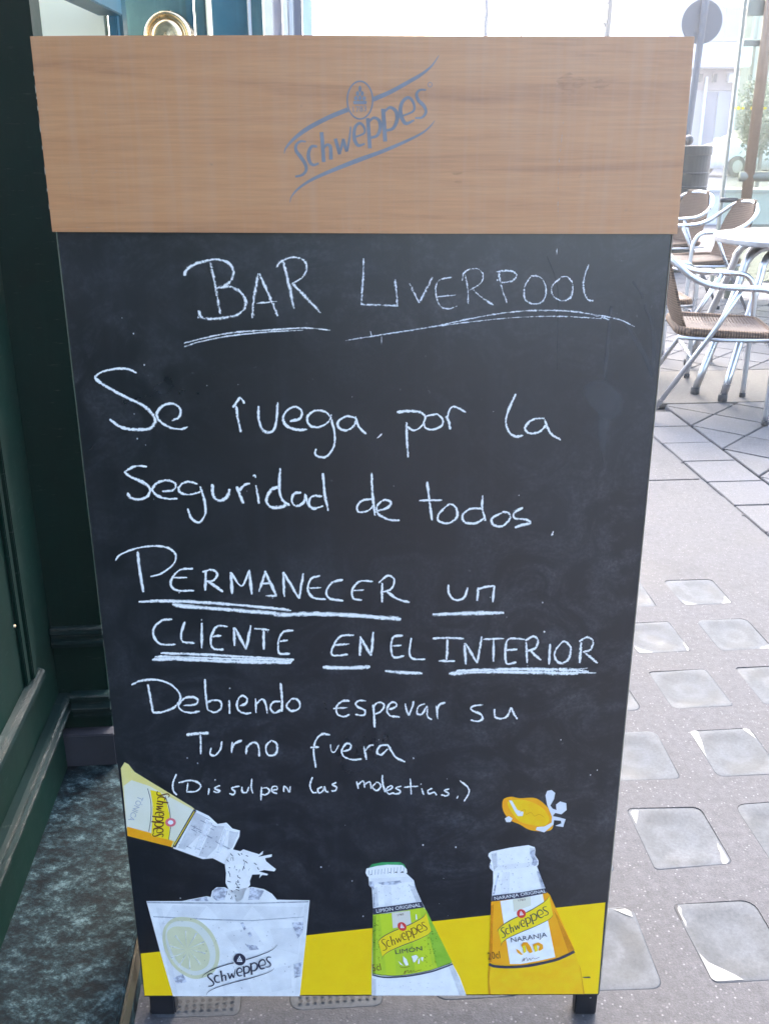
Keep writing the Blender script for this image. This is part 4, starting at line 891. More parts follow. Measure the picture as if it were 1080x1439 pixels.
# splash
P = Print('printed_splash', *ZG, 'printed splash of tonic falling into the glass')
P.fill('t', 'white', [(560,545),(600,480),(640,490),(655,480),(700,495),(735,505),(755,488),(752,505),(730,518),(800,505),(798,518),(765,525),(770,540),(800,565),(820,580),(812,592),(760,585),(735,592),(780,605),(775,612),(750,610),(735,628),(740,606),(700,608),(688,640),(690,660),(665,690),(655,720),(630,762),(615,735),(590,700),(565,650),(568,600)])
sh = []
for i in range(70):
    t = rg.random(); x = 600 + rg.uniform(-36, 70*(1-t)+10); y = 500 + t*230; 
    if i > 40: x = rg.uniform(640, 770); y = rg.uniform(505, 590)
    a = rg.uniform(.3, 2.2); l = rg.uniform(6, 20); sh.append([(x, y), (x+l*math.cos(a), y+l*math.sin(a)), (x+l*math.cos(a)+2, y+l*math.sin(a)-3), (x+3, y-3)])
P.fills('printed_splash_shade', 'dark', [s_ for s_ in sh if s_[0][1] < 730][:44])
# lemon bottle
ZL = ((500, 1240), 6.75)
def bottle(Z, body, neck, lab, label_m, side_m, low_m, below, extra): pass
P = Print('printed_lemon_bottle', *ZL, 'printed lemon soda bottle with green label and green crown cap')
P.fill('t', 'white', [(118,-62),(125,30),(150,50),(162,240),(148,900),(148,1072),(1045,1072),(985,905),(915,775),(620,180),(560,40),(548,-20),(470,-92),(180,-92)])
P.fills('printed_glass_shade', 'ice', [[(128,-10),(126,28),(152,50),(158,80),(170,60),(172,20),(160,-12)], [(165,110),(172,110),(178,230),(166,236)], [(540,0),(556,20),(570,60),(556,50)], [(200,0),(420,-20),(430,0),(380,18),(250,22)]])
P.fills('printed_glass_tone', 'sh', [[(150,60),(200,40),(215,220),(165,238)], [(500,20),(560,40),(618,178),(570,185)], [(148,905),(190,915),(190,1070),(148,1070)], [(880,800),(920,780),(1045,1070),(980,1070)]])
P.fills('printed_glass_tone', 'sh2', [[(140,-40),(540,-60),(545,-10),(145,20)], [(260,30),(330,25),(345,215),(270,225)]])
rgx = random.Random(35); P.fills('printed_droplets', 'sh', [[(x + r_*math.cos(t), y + r_*math.sin(t)) for t in [j*math.pi/3 for j in range(6)]] for x, y, r_ in [(rgx.uniform(180, 580), rgx.uniform(20, 190), rgx.uniform(2, 7)) for _ in range(36)] + [(rgx.uniform(180, 900), rgx.uniform(930, 1060), rgx.uniform(2, 6)) for _ in range(26)]])
P.fill('printed_cap', 'cap', [(95,-100),(150,-175),(250,-195),(420,-195),(460,-170),(480,-120),(470,-95),(430,-140),(250,-150),(140,-120)])
P.fill('printed_cap_skirt', 'white', [(90,-95),(100,-135),(200,-160),(300,-172),(440,-168),(480,-130),(485,-95),(460,-90),(440,-112),(410,-84),(380,-108),(350,-80),(320,-104),(290,-76),(260,-98),(230,-68),(200,-92),(170,-60),(145,-84),(110,-56)])
P.lines('printed_cap_ridges', 'grey', [(.8, (120+i*30, -72-i*2), (124+i*30, -118-i*3.5)) for i in range(12)])
P.fill('printed_label', 'lime', [(160,300),(300,290),(640,232),(670,270),(900,740),(890,765),(700,830),(430,880),(240,880),(155,862)])
P.fills('printed_label_light', 'lime2', [[(225,298),(345,285),(380,880),(290,882)], [(515,260),(600,243),(730,815),(560,855)]]); P.fill('printed_label_edge', 'green', [(670,270),(700,330),(910,750),(890,768),(770,805),(700,520),(655,300)])
P.fill('printed_label_strip', 'pale', [(338,285),(510,262),(525,400),(350,430)])
rgx = random.Random(37); P.fills('printed_droplets', 'dkgreen', [[(x + r_*math.cos(t), y + r_*math.sin(t)) for t in [j*math.pi/3 for j in range(6)]] for x, y, r_ in [(rgx.uniform(650, 770), rgx.uniform(450, 800), rgx.uniform(3, 8)) for _ in range(50)] + [(rgx.uniform(165, 230), rgx.uniform(330, 800), rgx.uniform(3, 7)) for _ in range(40)]])
P.fill('printed_label_shadow', 'dkgreen', [(160,310),(190,308),(185,868),(155,862)])
P.fill('printed_neck_band', 'dark', [(162,240),(400,210),(620,178),(645,232),(400,268),(162,302)]); P.text('printed_word', 'white', 'LIMÓN ORIGINAL', (195,283), (615,222), 34, bend=.0)
P.lines('printed_line', 'dark', [(1.9, (155,870),(230,890),(330,895),(500,882),(700,845),(850,795),(915,768)), (.6, (157,858),(330,880),(500,868),(700,830),(905,755))])
logo(P, [(208,570),(664,282),(247,722),(712,452)], 'brown', 'dark', .92, .5, 'disc', 'red', 'banner')
P.text('printed_word', 'dark', 'LIMÓN', (375,672), (628,636), 42, bend=-.05); P.text('printed_word', 'brown', '1783', (395,312), (452,302), 18); P.text('printed_volume', 'brown', '5cl', (160,836), (240,822), 66)
P.fills('printed_peel', 'white', [[(445,690),(478,720),(498,775),(470,780),(448,740)], [(525,690),(570,678),(588,700),(560,745),(545,750)], [(590,720),(605,705),(600,760),(585,765)], [(615,700),(638,700),(632,740),(618,725)], [(400,735),(440,770),(455,782),(420,768)], [(565,295),(572,290),(580,340),(565,342)]])
P.lines('printed_signature', 'brown', [(.5, (450,858),(470,826),(462,855),(490,820),(500,850),(520,822),(524,846),(545,825),(560,838),(590,826),(620,818)), (.5, (415,785),(430,797),(470,798),(510,785))])
# orange bottle
ZN = ((670, 1180), 6.54)
P = Print('printed_orange_bottle', *ZN, 'printed orange soda bottle, open, with orange label')
P.fill('t', 'white', [(102,150),(106,125),(130,108),(300,72),(470,48),(528,68),(535,95),(530,140),(562,190),(562,225),(548,245),(625,445),(640,485),(400,540),(130,560),(146,400),(146,290),(115,260),(112,240),(128,190)])
P.fills('printed_glass_shade', 'ice', [[(480,100),(525,95),(520,150),(556,200),(540,240),(500,230),(510,180),(490,150)], [(190,300),(205,305),(175,420),(160,500),(142,500),(165,400)], [(112,215),(130,230),(140,275),(118,262)], [(545,280),(570,300),(620,440),(600,440)], [(160,130),(176,128),(172,150),(163,150)]])
P.fills('printed_glass_tone', 'sh', [[(130,130),(180,115),(185,250),(150,280)], [(480,70),(530,80),(555,230),(520,240)], [(570,270),(625,445),(590,450),(545,300)]])
P.fills('printed_glass_tone', 'sh2', [[(150,240),(540,200),(545,240),(150,285)], [(230,300),(300,295),(290,520),(210,530)]])
rgx = random.Random(39); P.fills('printed_droplets', 'sh', [[(x + r_*math.cos(t), y + r_*math.sin(t)) for t in [j*math.pi/3 for j in range(6)]] for x, y, r_ in [(rgx.uniform(190, 540), rgx.uniform(130, 470), rgx.uniform(2, 7)) for _ in range(60)]])
P.fill('printed_juice', 'amber', [(110,1140),(300,1172),(700,1120),(895,1040),(945,1170),(985,1415),(105,1418),(98,1250)])
P.fills('printed_juice_edge', 'amberd', [[(110,1150),(122,1150),(112,1300),(126,1418),(105,1418),(98,1250)], [(935,1140),(948,1180),(986,1415),(972,1415),(955,1260)]])
P.fill('printed_label', 'orange', [(128,565),(250,552),(640,480),(665,500),(895,1010),(700,1100),(400,1150),(200,1150),(110,1125)])
P.fill('printed_label_white', 'white', [(212,560),(400,530),(600,495),(612,560),(716,1075),(560,1110),(400,1138),(300,1138)])
P.fill('printed_label_strip', 'cream', [(325,545),(488,518),(495,600),(335,660)])
P.fills('printed_label_shadow', 'warm', [[(128,600),(150,590),(135,1120),(110,1120)], [(700,640),(740,700),(893,1010),(840,1040)]])
P.fill('printed_neck_band', 'dark', [(138,510),(400,480),(625,442),(640,485),(400,532),(132,562)]); P.text('printed_word', 'white', 'NARANJA ORIGINAL', (160,550), (632,478), 30)
P.lines('printed_line', 'dark', [(3.6, (108,1138),(160,1158),(300,1166),(480,1152),(700,1105),(800,1068),(893,1022))])
logo(P, [(187,838),(658,512),(218,968),(694,688)], 'logodark', 'dark', .92, .5, 'disc', 'red', 'banner')
P.text('printed_word', 'dark', 'NARANJA', (312,936), (642,884), 44, bend=-.05); P.text('printed_word', 'brown', '1783', (378,560), (442,548), 16); P.text('printed_volume', 'brown', '20cl', (100,1096), (213,1080), 68)
P.fills('printed_peel', 'orange', [[(355,995),(385,1010),(410,1040),(425,1045),(400,1050),(370,1030)], [(402,960),(425,935),(460,935),(490,975),(508,1025),(480,1035),(455,1000),(440,960),(415,990)], [(510,955),(560,935),(600,955),(605,990),(580,1010),(560,1012),(572,970),(545,960),(520,1000)]])
P.fills('printed_peel_light', 'banner', [[(415,970),(440,960),(450,1020),(425,1035)], [(520,975),(545,955),(555,1010),(530,1025)]])
P.lines('printed_signature', 'brown', [(.5, (410,1112),(432,1080),(425,1108),(450,1074),(462,1104),(480,1078),(488,1098),(510,1078),(530,1086),(570,1070))])
# orange slice
ZO = ((490, 1090), 2.919)
P = Print('printed_orange_slice', *ZO, 'printed flying orange slice with juice drops')
P.fill('t', 'orange', [(628,120),(635,95),(665,86),(700,92),(765,92),(810,125),(835,160),(838,195),(828,222),(790,228),(740,222),(700,200),(660,182),(635,150)], True)
P.fill('printed_highlight', 'amber', [(650,110),(720,100),(790,130),(820,175),(800,205),(740,200),(690,180)], True)
P.fills('printed_drops', 'fleck', [[(638,175),(655,165),(670,175),(662,190),(645,190)], [(655,100),(668,102),(690,140),(715,148),(712,165),(692,165),(680,148)], [(812,120),(805,80),(812,62),(830,58),(845,70),(840,95),(825,122),(835,135),(850,140),(848,118),(865,105),(890,112),(892,140),(870,158),(845,152),(835,165),(860,170),(888,178),(880,200),(878,210),(845,205),(870,195),(868,184),(840,182),(838,200),(800,232),(765,222),(770,210),(800,208),(830,192),(832,168),(818,135)]])
P.lines('printed_signature', 'amberd', [(.6, (700,150),(720,138),(725,158),(745,150),(760,165),(780,158),(800,170))])
mb = MB(); rg = random.Random(21)
for i in range(46):
    x = rg.uniform(170, 840); y = rg.uniform(380, 1330); r_ = rg.choice((.5, .6, .8, 1.2)); 
    c = bp(x, y, .0007); mb.poly([c + Vector((r_*.0007*math.cos(t), 0, r_*.0009*math.sin(t))) for t in [j*math.pi/3 for j in range(6)]])
for x, y in ((594,1187),(451,1218),(510,1287),(640,1190)): c = bp(x, y, .0007); mb.poly([c + Vector((.0011*math.cos(t), 0, .0015*math.sin(t))) for t in [j*math.pi/3 for j in range(6)]])
mb.build('paint_flecks', PR['fleck'], board, kind='stuff')

# ================================================================== terrace chairs and table
def bow(pts, k=6): return spline(pts, k)
def make_chair():
    t = thing('terrace_chair', 'x', 'chair')
    # one aluminium tube: front foot, arm, round the back, other arm, other foot
    side = lambda s: [(.235*1, .27*s, 0), (.235, .272*s, .25), (.232, .272*s, .50), (.215, .272*s, .585), (.17, .272*s, .628), (.08, .272*s, .635), (-.06, .27*s, .642), (-.16, .262*s, .675), (-.245, .235*s, .74), (-.30, .16*s, .80)]
    pts = side(1) + [(-.325, 0, .825)] + side(-1)[::-1]
    mb = MB(); mb.tube(bow(pts, 5), .0135, 10); mb.build('arm_frame', M_['alu'], t, smooth=True)
    for s in (1, -1):
        mb = MB(); mb.tube([(.055, .262*s, .63), (-.03, .255*s, .46), (-.30, .245*s, .012)], .0120, 10); mb.build('rear_leg', M_['alu'], t, smooth=True)
        for x, y in ((.235, .27), (-.30, .245)):
            mb = MB(); mb.lathe([(.014, 0), (.0165, .004), (.0165, .022), (.013, .026)], 12, (x, y*s, 0)); mb.build('foot_cap', M_['rubber'], t, smooth=True)
        mb = MB(); mb.tube([(.232, .262*s, .40), (0, .255*s, .395), (-.20, .24*s, .40)], .009, 8); mb.build('side_rail', M_['alu2'], t, smooth=True)
    mb = MB(); mb.tube([(-.12, -.25, .30), (-.12, .25, .30)], .009, 8); mb.build('cross_rail', M_['alu'], t, smooth=True)
    mb = MB(); mb.tube([(.232, -.262, .36), (.232, .262, .36)], .009, 8); mb.build('cross_rail', M_['alu'], t, smooth=True)
    # seat: rounded rim roll and woven middle
    def rim(x, y): return (x, y)
    out = rrect(.02, 0, .215, .228, .07, 0, 5)
    mb = MB(); mb.tube([(a, b, .425 - .012*(1 if a > .15 else 0)) for a, b in out], .017, 8, closed=True, flat=1.25); mb.build('seat_rim', M_['wicker'], t, smooth=True, world=False)
    mb = MB()
    def zz(x, y): return .426 - .020*(1 - ((x-.02)/.215)**2)*(1 - (y/.228)**2)
    for ax in (0, 1):
        lim, oth = (.205, .22) if ax == 0 else (.218, .207)
        c = -oth + .004
        while c < oth:
            cut = .045*max(0, abs(c)/oth - .8)/.2; a0, a1 = -lim + cut, lim - cut; w_ = .0042; pts = []
            for q in range(7):
                tq = a0 + (a1-a0)*q/6
                x, y = (.02 + tq, c) if ax == 0 else (.02 + c, tq)
                pts.append((x, y, zz(x, y) + (.0012 if ax == 0 else 0)))
            for q in range(6):
                p, r_ = pts[q], pts[q+1]; dx, dy = (0, w_) if ax == 0 else (w_, 0)
                mb.add([(p[0]-dx, p[1]-dy, p[2]), (r_[0]-dx, r_[1]-dy, r_[2]), (r_[0], r_[1], r_[2]+.0018), (p[0], p[1], p[2]+.0018)], [(0,1,2,3)])
                mb.add([(p[0]+dx, p[1]+dy, p[2]), (r_[0]+dx, r_[1]+dy, r_[2]), (r_[0], r_[1], r_[2]+.0018), (p[0], p[1], p[2]+.0018)], [(0,1,2,3)])
            c += .0145
    tag(mb.build('seat_weave', M_['strand'], t, world=False), kind='stuff')
    # back: curved woven band from the seat up over the top tube
    mb = MB(); rows = []
    prof = [(-.185, .43, .19), (-.215, .50, .20), (-.245, .60, .205), (-.275, .70, .19), (-.305, .79, .15), (-.325, .835, .12), (-.340, .838, .12)]
    for (x, z, hw) in prof:
        rows.append([(x - .03*(1 - (j/5-1)**2) + .03, hw*(j/5-1), z) for j in range(11)])
    for th_ in (0, .012):
        b0 = mb.add([(p[0]-th_, p[1], p[2]) for r_ in rows for p in r_], [])
        for i in range(len(rows)-1):
            for j in range(10): mb.f.append((b0+i*11+j, b0+i*11+j+1, b0+(i+1)*11+j+1, b0+(i+1)*11+j))
    m_ = len(rows)*11
    for i in range(len(rows)-1):
        mb.f.append((i*11, (i+1)*11, m_+(i+1)*11, m_+i*11)); mb.f.append((i*11+10, (i+1)*11+10, m_+(i+1)*11+10, m_+i*11+10))
    mb.build('backrest', M_['wickerb'], t, smooth=False, world=False)
    return t
def kids(o): return [c for c in bpy.data.objects if c.parent == o]
def dup(r, loc, rz, label):
    c = r.copy(); COL.objects.link(c); c.location = loc; c.rotation_euler = (0, 0, rz); c.scale = r.scale; c['label'] = label
    for ch in kids(r): d = ch.copy(); COL.objects.link(d); d.parent = c
    return c
ch0 = make_chair(); GRP = 'wicker and aluminium terrace chairs'; ch0['group'] = GRP; ch0.scale = (.93, .93, .93)
CH = [((1.49, 4.47), -8, 'nearest wicker and aluminium chair, its woven seat just right of the chalkboard'),
      ((1.37, 5.35), 0, 'second wicker chair, mostly hidden behind the chalkboard and the nearest chair'),
      ((2.20, 7.0), 190, 'wicker chair facing left behind the round table, brown back leaning right'),
      ((2.24, 8.1), 205, 'farthest wicker chair, its oval backrest in front of the dark planter')]
for i, (p, a, lb) in enumerate(CH):
    if i == 0: ch0.location = (p[0], p[1], 0); ch0.rotation_euler = (0, 0, R(a)); ch0['label'] = lb
    else: dup(ch0, (p[0], p[1], 0), R(a), lb)
TC = Vector((2.05, 4.98, 0)); TRD = .42
tb = thing('terrace_table', 'round pale-topped metal terrace table between the wicker chairs', 'table', TC)
mb = MB(); mb.lathe([(TRD-.006, .712), (TRD-.002, .716), (TRD-.002, .733), (TRD-.008, .737), (.01, .737)], 64, TC); mb.build('tabletop', M_['ttop'], tb, bevel=0)
mb = MB(); mb.lathe([(TRD+.001, .706), (TRD+.003, .712), (TRD+.003, .730), (TRD-.0015, .735), (TRD-.0015, .706)], 64, TC); mb.build('rim', M_['alu2'], tb, smooth=False)
for a in (212, 302, 32, 122):
    for s in (-1, 1):
        d = Vector((math.cos(R(a)), math.sin(R(a)), 0)); n = Vector((-d.y, d.x, 0)) * s
        pts = [TC + d*.02 + n*.035 + Vector((0, 0, .69)), TC + d*.20 + n*.04 + Vector((0, 0, .69)), TC + d*.29 + n*.043 + Vector((0, 0, .672)), TC + d*.345 + n*.05 + Vector((0, 0, .62)), TC + d*.375 + n*.055 + Vector((0, 0, .52)), TC + d*.56 + n*.085 + Vector((0, 0, .02))]
        mb = MB(); mb.tube(bow(pts, 5), .018, 10); mb.build('leg', M_['alu'], tb, smooth=True)
        mb = MB(); mb.lathe([(.02, 0), (.022, .004), (.022, .03), (.017, .034)], 12, pts[-1] - Vector((0, 0, .02))); mb.build('foot_cap', M_['rubber'], tb, smooth=True)
tag_t = None

# ================================================================== street furniture, right background
def vert(px, Y): return on_y(px, 188, Y).x
BX = on_y(999, 212, 9.5).x - .27
pl = thing('street_planter', 'dark blue-grey round metal bin standing behind the terrace chairs', 'bin', (BX, 9.5, 0))
mb = MB(); mb.lathe([(.24, 0), (.245, .02), (.262, .72), (.270, .725), (.270, .80), (.258, .802), (.255, .74), (.01, .72)], 40, (BX, 9.5, .30)); mb.build('body', M_['bin'], pl, smooth=False)
mb = MB(); mb.lathe([(.20, 0), (.20, .30), (.24, .31)], 32, (BX, 9.5, 0)); mb.build('pedestal', M_['iron'], pl)
for z in (.50, .62, .74, .86):
    mb = MB(); mb.lathe([(.2575, z), (.262, z+.006), (.262, z+.014), (.2575, z+.02)], 40, (BX, 9.5, .0)); mb.build('band', M_['bin'], pl)
# bollard
p = on_y(968, 185, 12); bl = thing('bollard', 'slim dark cast-iron bollard with a ball top behind the round bin', 'bollard', (p.x, 12, 0))
zt_ = p.z; 
mb = MB(); mb.lathe([(.075, 0), (.075, .1), (.06, .14), (.055, zt_-.22), (.07, zt_-.20), (.07, zt_-.17), (.03, zt_-.15)], 20, (p.x, 12, 0)); mb.build('post', M_['iron'], bl, smooth=False)
mb = MB(); mb.lathe([(.02, -.07)] + [(.055*math.sin(R(a)), -.055*math.cos(R(a))) for a in range(20, 171, 15)], 16, (p.x, 12, zt_-.09)); mb.build('ball', M_['iron'], bl, smooth=True)
# round sign on pole seen from behind
SY = 14; c = on_y(985, 31, SY); rs = (on_y(1014, 31, SY).x - on_y(957, 31, SY).x)/2
sg = thing('road_sign', 'round grey road sign seen from behind on its tall pole', 'road sign', (c.x-.02, SY, 0))
mb = MB(); mb.lathe([(rs-.01, 0), (rs, .004), (rs, .02), (rs-.02, .022)], 48, (c.x, SY-.0, c.z), 'y'); mb.build('disc', M_['galv'], sg)
mb = MB(); mb.tube([(c.x-.10, SY-.06, 0), (c.x-.04, SY-.06, 1.4), (c.x, SY-.055, c.z), (c.x+.02, SY-.055, c.z+.6)], .045, 14); mb.build('pole', M_['galv'], sg, smooth=True)
mb = MB(); mb.box((c.x-.09, SY-.03, c.z-.12), (c.x+.09, SY-.012, c.z-.08)); mb.box((c.x-.09, SY-.03, c.z+.08), (c.x+.09, SY-.012, c.z+.12)); mb.build('bracket', M_['galv'], sg)
# glass wind screen of the terrace
GY = 7.8
gs = thing('glass_windscreen', 'tall olive-framed glass terrace screen with tan post at the right edge', 'windscreen', (vert(1050, GY), GY, 0))
def post(name, px0, px1, y_, Y, m, r=None, z0=0, z1=2.9, lean=0, par=gs):
    a, b = on_y(px0, y_, Y).x, on_y(px1, y_, Y).x; mb = MB(); rr_ = (b-a)/2
    mb.tube([((a+b)/2, Y, z0), ((a+b)/2+lean, Y, z1)], rr_, 14); return mb.build(name, m, par, smooth=True)
post('post', 1032, 1047, 290, GY, M_['olive'], z1=.62)
post('post', 1045, 1060, 240, GY, M_['tanpole'], z0=.62, z1=2.9)
mb = MB(); z_ = on_y(1060, 248, GY).z; mb.tube([(vert(1046, GY), GY, z_), (vert(1046, GY)+1.6, GY, z_)], .036, 12); mb.build('rail', M_['olive'], gs, smooth=True)
mb = MB(); mb.tube([(on_y(1010, 282, GY).x, GY-.02, on_y(1010, 281, GY).z), (on_y(1034, 282, GY).x, GY-.02, on_y(1010, 281, GY).z)], .018, 10); mb.build('bolt', M_['iron'], gs, smooth=True)
xg0 = on_y(1033, 180, GY).x
mb = MB(); mb.box((xg0, GY+.06, .12), (xg0+2.2, GY+.068, 2.9)); mb.build('pane', M_['pane'], gs)
for pxa, pxb, m, yy in ((1031, 1035, 'olive', 180),): 
    a = on_y(pxa, yy, GY).x; mb = MB(); mb.box((a-.02, GY+.05, .1), (a+.0, GY+.09, 2.9)); mb.build('frame_edge', M_[m], gs)
mb = MB(); zz = on_y(1050, 60, GY).z; mb.box((xg0, GY+.04, zz-.02), (xg0+2.2, GY+.055, zz+.02)); zz = on_y(1050, 10, GY).z; mb.box((xg0, GY+.04, zz-.05), (xg0+2.2, GY+.055, zz+.05)); mb.build('transom', M_['olive'], gs)
mb = MB(); 
for i, px in enumerate((1031, 1037, 1043, 1056, 1062, 1068, 1074)):
    q = on_y(px, 152, GY+.055); mb.poly([q + Vector((.013*math.cos(t), 0, .013*math.sin(t)*(1 if i % 2 else .7))) for t in [j*math.pi/4 for j in range(8)]])
mb.build('safety_dots', M_['yellow'], gs)
# low white wall / planter bench beyond the screen
q = on_y(1005, 240, 14.5); mb = MB(); lw = thing('low_wall', 'low white rendered wall between the bin and the glass screen', 'wall', (q.x+1.2, 14.6, 0))
mb.box((q.x-.5, 14.5, -.05), (q.x+4, 15.0, .42)); mb.build('body', M_['whitep'], lw, bevel=.01)
mb = MB(); mb.box((q.x-.52, 14.47, .42), (q.x+4.02, 15.03, .47)); mb.build('coping', M_['render'], lw)
# parked white car
def make_car(x, y, rz):
    t = thing('parked_car', 'white hatchback parked across the street beyond the bin', 'car', (x, y, -.06), rz)
    W = .86; st_ = [(-2.0, .35, .62, .62, .78), (-1.9, .25, .80, .80, .84), (-1.2, .22, .95, .95, .98), (-.75, .2, 1.0, 1.02, 1.0), (1.7, .2, 1.02, 1.04, 1.0), (1.98, .28, .95, .95, .93), (2.02, .4, .8, .8, .88)]
    mb = MB(); rows = []
    for (xx, z0, z1, z2, k) in st_:
        rows.append([(xx, -W*k*.92, z0), (xx, -W*k, (z0+z1)*.5), (xx, -W*k*.97, z1), (xx, -W*k*.7, z2+.03), (xx, 0, z2+.06), (xx, W*k*.7, z2+.03), (xx, W*k*.97, z1), (xx, W*k, (z0+z1)*.5), (xx, W*k*.92, z0)])
    n = 9; b0 = mb.add([p for r_ in rows for p in r_], [])
    for i in range(len(rows)-1):
        for k in range(n): l = (k+1) % n; mb.f.append((b0+i*n+k, b0+i*n+l, b0+(i+1)*n+l, b0+(i+1)*n+k))
    mb.f.append(tuple(range(n))); mb.f.append(tuple(b0+(len(rows)-1)*n+k for k in range(n))); mb.build('body', M_['carw'], t, world=False, bevel=.02, smooth=True)
    roof = [(-.30, 1.40, .56), (.2, 1.46, .60), (1.1, 1.45, .60), (1.55, 1.38, .56)]; base = [(-1.0, 1.0, .76), (.0, 1.02, .80), (1.2, 1.03, .80), (1.85, 1.02, .74)]
    mb = MB(); v = []
    for (xx, z, hw) in roof: v += [(xx, -hw, z), (xx, 0, z+.03), (xx, hw, z)]
    b0 = mb.add(v, [(i*3+j, i*3+j+1, i*3+j+4, i*3+j+3) for i in range(3) for j in range(2)])
    mb.build('roof', M_['carw'], t, world=False, smooth=True)
    mb = MB(); mb.add([(-1.0, -.76, 1.0), (-1.0, .76, 1.0), (-.30, .56, 1.40), (-.30, -.56, 1.40)], [(0,1,2,3)]); mb.build('windscreen', M_['glassd'], t, world=False)
    mb = MB(); mb.add([(1.85, -.74, 1.02), (1.85, .74, 1.02), (1.55, .56, 1.38), (1.55, -.56, 1.38)], [(0,1,2,3)]); mb.build('rear_window', M_['glassd'], t, world=False)
    for s in (-1, 1):
        for a, b in (((-1.0, 1.0, .76), (.35, 1.02, .80)), ((.40, 1.02, .80), (1.85, 1.02, .74))):
            ra = (-.30, 1.40, .56) if a[0] < 0 else (.42, 1.46, .60); rb_ = (.37, 1.46, .60) if a[0] < 0 else (1.55, 1.38, .56)
            mb = MB(); mb.add([(a[0], a[2]*s, a[1]), (b[0], b[2]*s, b[1]), (rb_[0], rb_[2]*s, rb_[1]), (ra[0], ra[2]*s, ra[1])], [(0,1,2,3)]); mb.build('side_window', M_['glassd'], t, world=False)
        for xx in (-1.25, 1.25):
            mb = MB(); mb.lathe([(.2, -.1), (.31, -.09), (.32, 0), (.31, .09), (.2, .1)], 24, (xx, .76*s, .31), 'y'); wh = mb.build('wheel', M_['rubber'], t, world=False, smooth=False)
            mb = MB(); mb.lathe([(.05, -.115), (.19, -.11), (.2, 0), (.19, .11), (.05, .115)], 16, (xx, .76*s, .31), 'y'); mb.build('rim', M_['alu2'], t, world=False)
        mb = MB(); mb.prism([Vector((-1.98, .42*s, .62)), Vector((-1.90, .72*s, .64)), Vector((-1.70, .82*s, .80)), Vector((-1.86, .5*s, .78))], (-.03, 0, 0)); mb.build('headlight', M_['lamp'], t, world=False)
        mb = MB(); mb.box((-.85, .80*s-.08, 1.0), (-.65, .80*s+.12*s+.08, 1.14)); mb.build('door_mirror', M_['carw'], t, world=False, bevel=.03)
    mb = MB(); mb.box((-2.05, -.5, .33), (-1.99, .5, .5)); mb.build('grille', M_['rubber'], t, world=False)
    return t
cp = on_y(981, 215, 33); make_car(cp.x+1.9, 33.5, R(20))

# building across the street
BYY = 44
bx = lambda px: on_y(px, 150, BYY).x
bz = lambda py: on_y(1000, py, BYY).z
bd = thing('apartment_building', 'pale apartment building with white balcony and garage door across the street', 'building', (bx(1000), BYY, 0))
mb = MB(); mb.box((bx(930), BYY, -.06), (bx(1130), BYY+12, 17)); mb.build('wall', M_['render'], bd)
mb = MB(); mb.box((bx(930), BYY-1.3, bz(97)), (bx(1033), BYY-.01, bz(62))); mb.build('balcony', M_['whitep'], bd, bevel=.05)
mb = MB(); mb.box((bx(928), BYY-1.36, bz(62)), (bx(1034), BYY-.0, bz(58))); mb.build('balcony_coping', M_['render'], bd)
mb = MB(); mb.box((bx(930), BYY-.12, bz(127)), (bx(1033), BYY-.005, bz(98))); mb.build('fascia', M_['pinkstone'], bd)
mb = MB(); mb.box((bx(988), BYY-.05, -.05), (bx(1005), BYY-.004, bz(129))); mb.build('garage_door', M_['greydoor'], bd)
mb = MB(); mb.box((bx(1006), BYY-.05, -.05), (bx(1024), BYY-.004, bz(129))); mb.build('door', M_['lilac'], bd)
for a, b in ((963, 967), (984, 987), (1025, 1031)):
    mb = MB(); mb.box((bx(a), BYY-.3, -.05), (bx(b), BYY-.13, bz(108))); mb.build('column', M_['whitep'], bd)
for a in (968, 975, 994): mb = MB(); mb.box((bx(a), BYY-.3, bz(116)), (bx(a+5), BYY-.13, bz(104))); mb.build('lamp_box', M_['iron'], bd)
mb = MB(); mb.box((bx(1014), BYY-.45, bz(116)), (bx(1024), BYY-.13, bz(103))); mb.build('air_conditioner', M_['whitep'], bd)
for a, b in ((1004, 1024), (1027, 1041), (1070, 1086)):
    mb = MB(); mb.box((bx(a), BYY-.06, bz(56)), (bx(b), BYY-.004, bz(12))); wn = mb.build('window', M_['lilac'] if a == 1004 else M_['brownsh'], bd)
    mb = MB(); mb.box((bx(a)-.08, BYY-.1, bz(12)), (bx(b)+.08, BYY-.002, bz(9))); mb.build('lintel', M_['whitep'], wn)
mb = MB(); mb.box((bx(1044), BYY-.6, -.05), (bx(1064), BYY-.01, 17)); mb.build('corner_bay', M_['whitep'], bd)
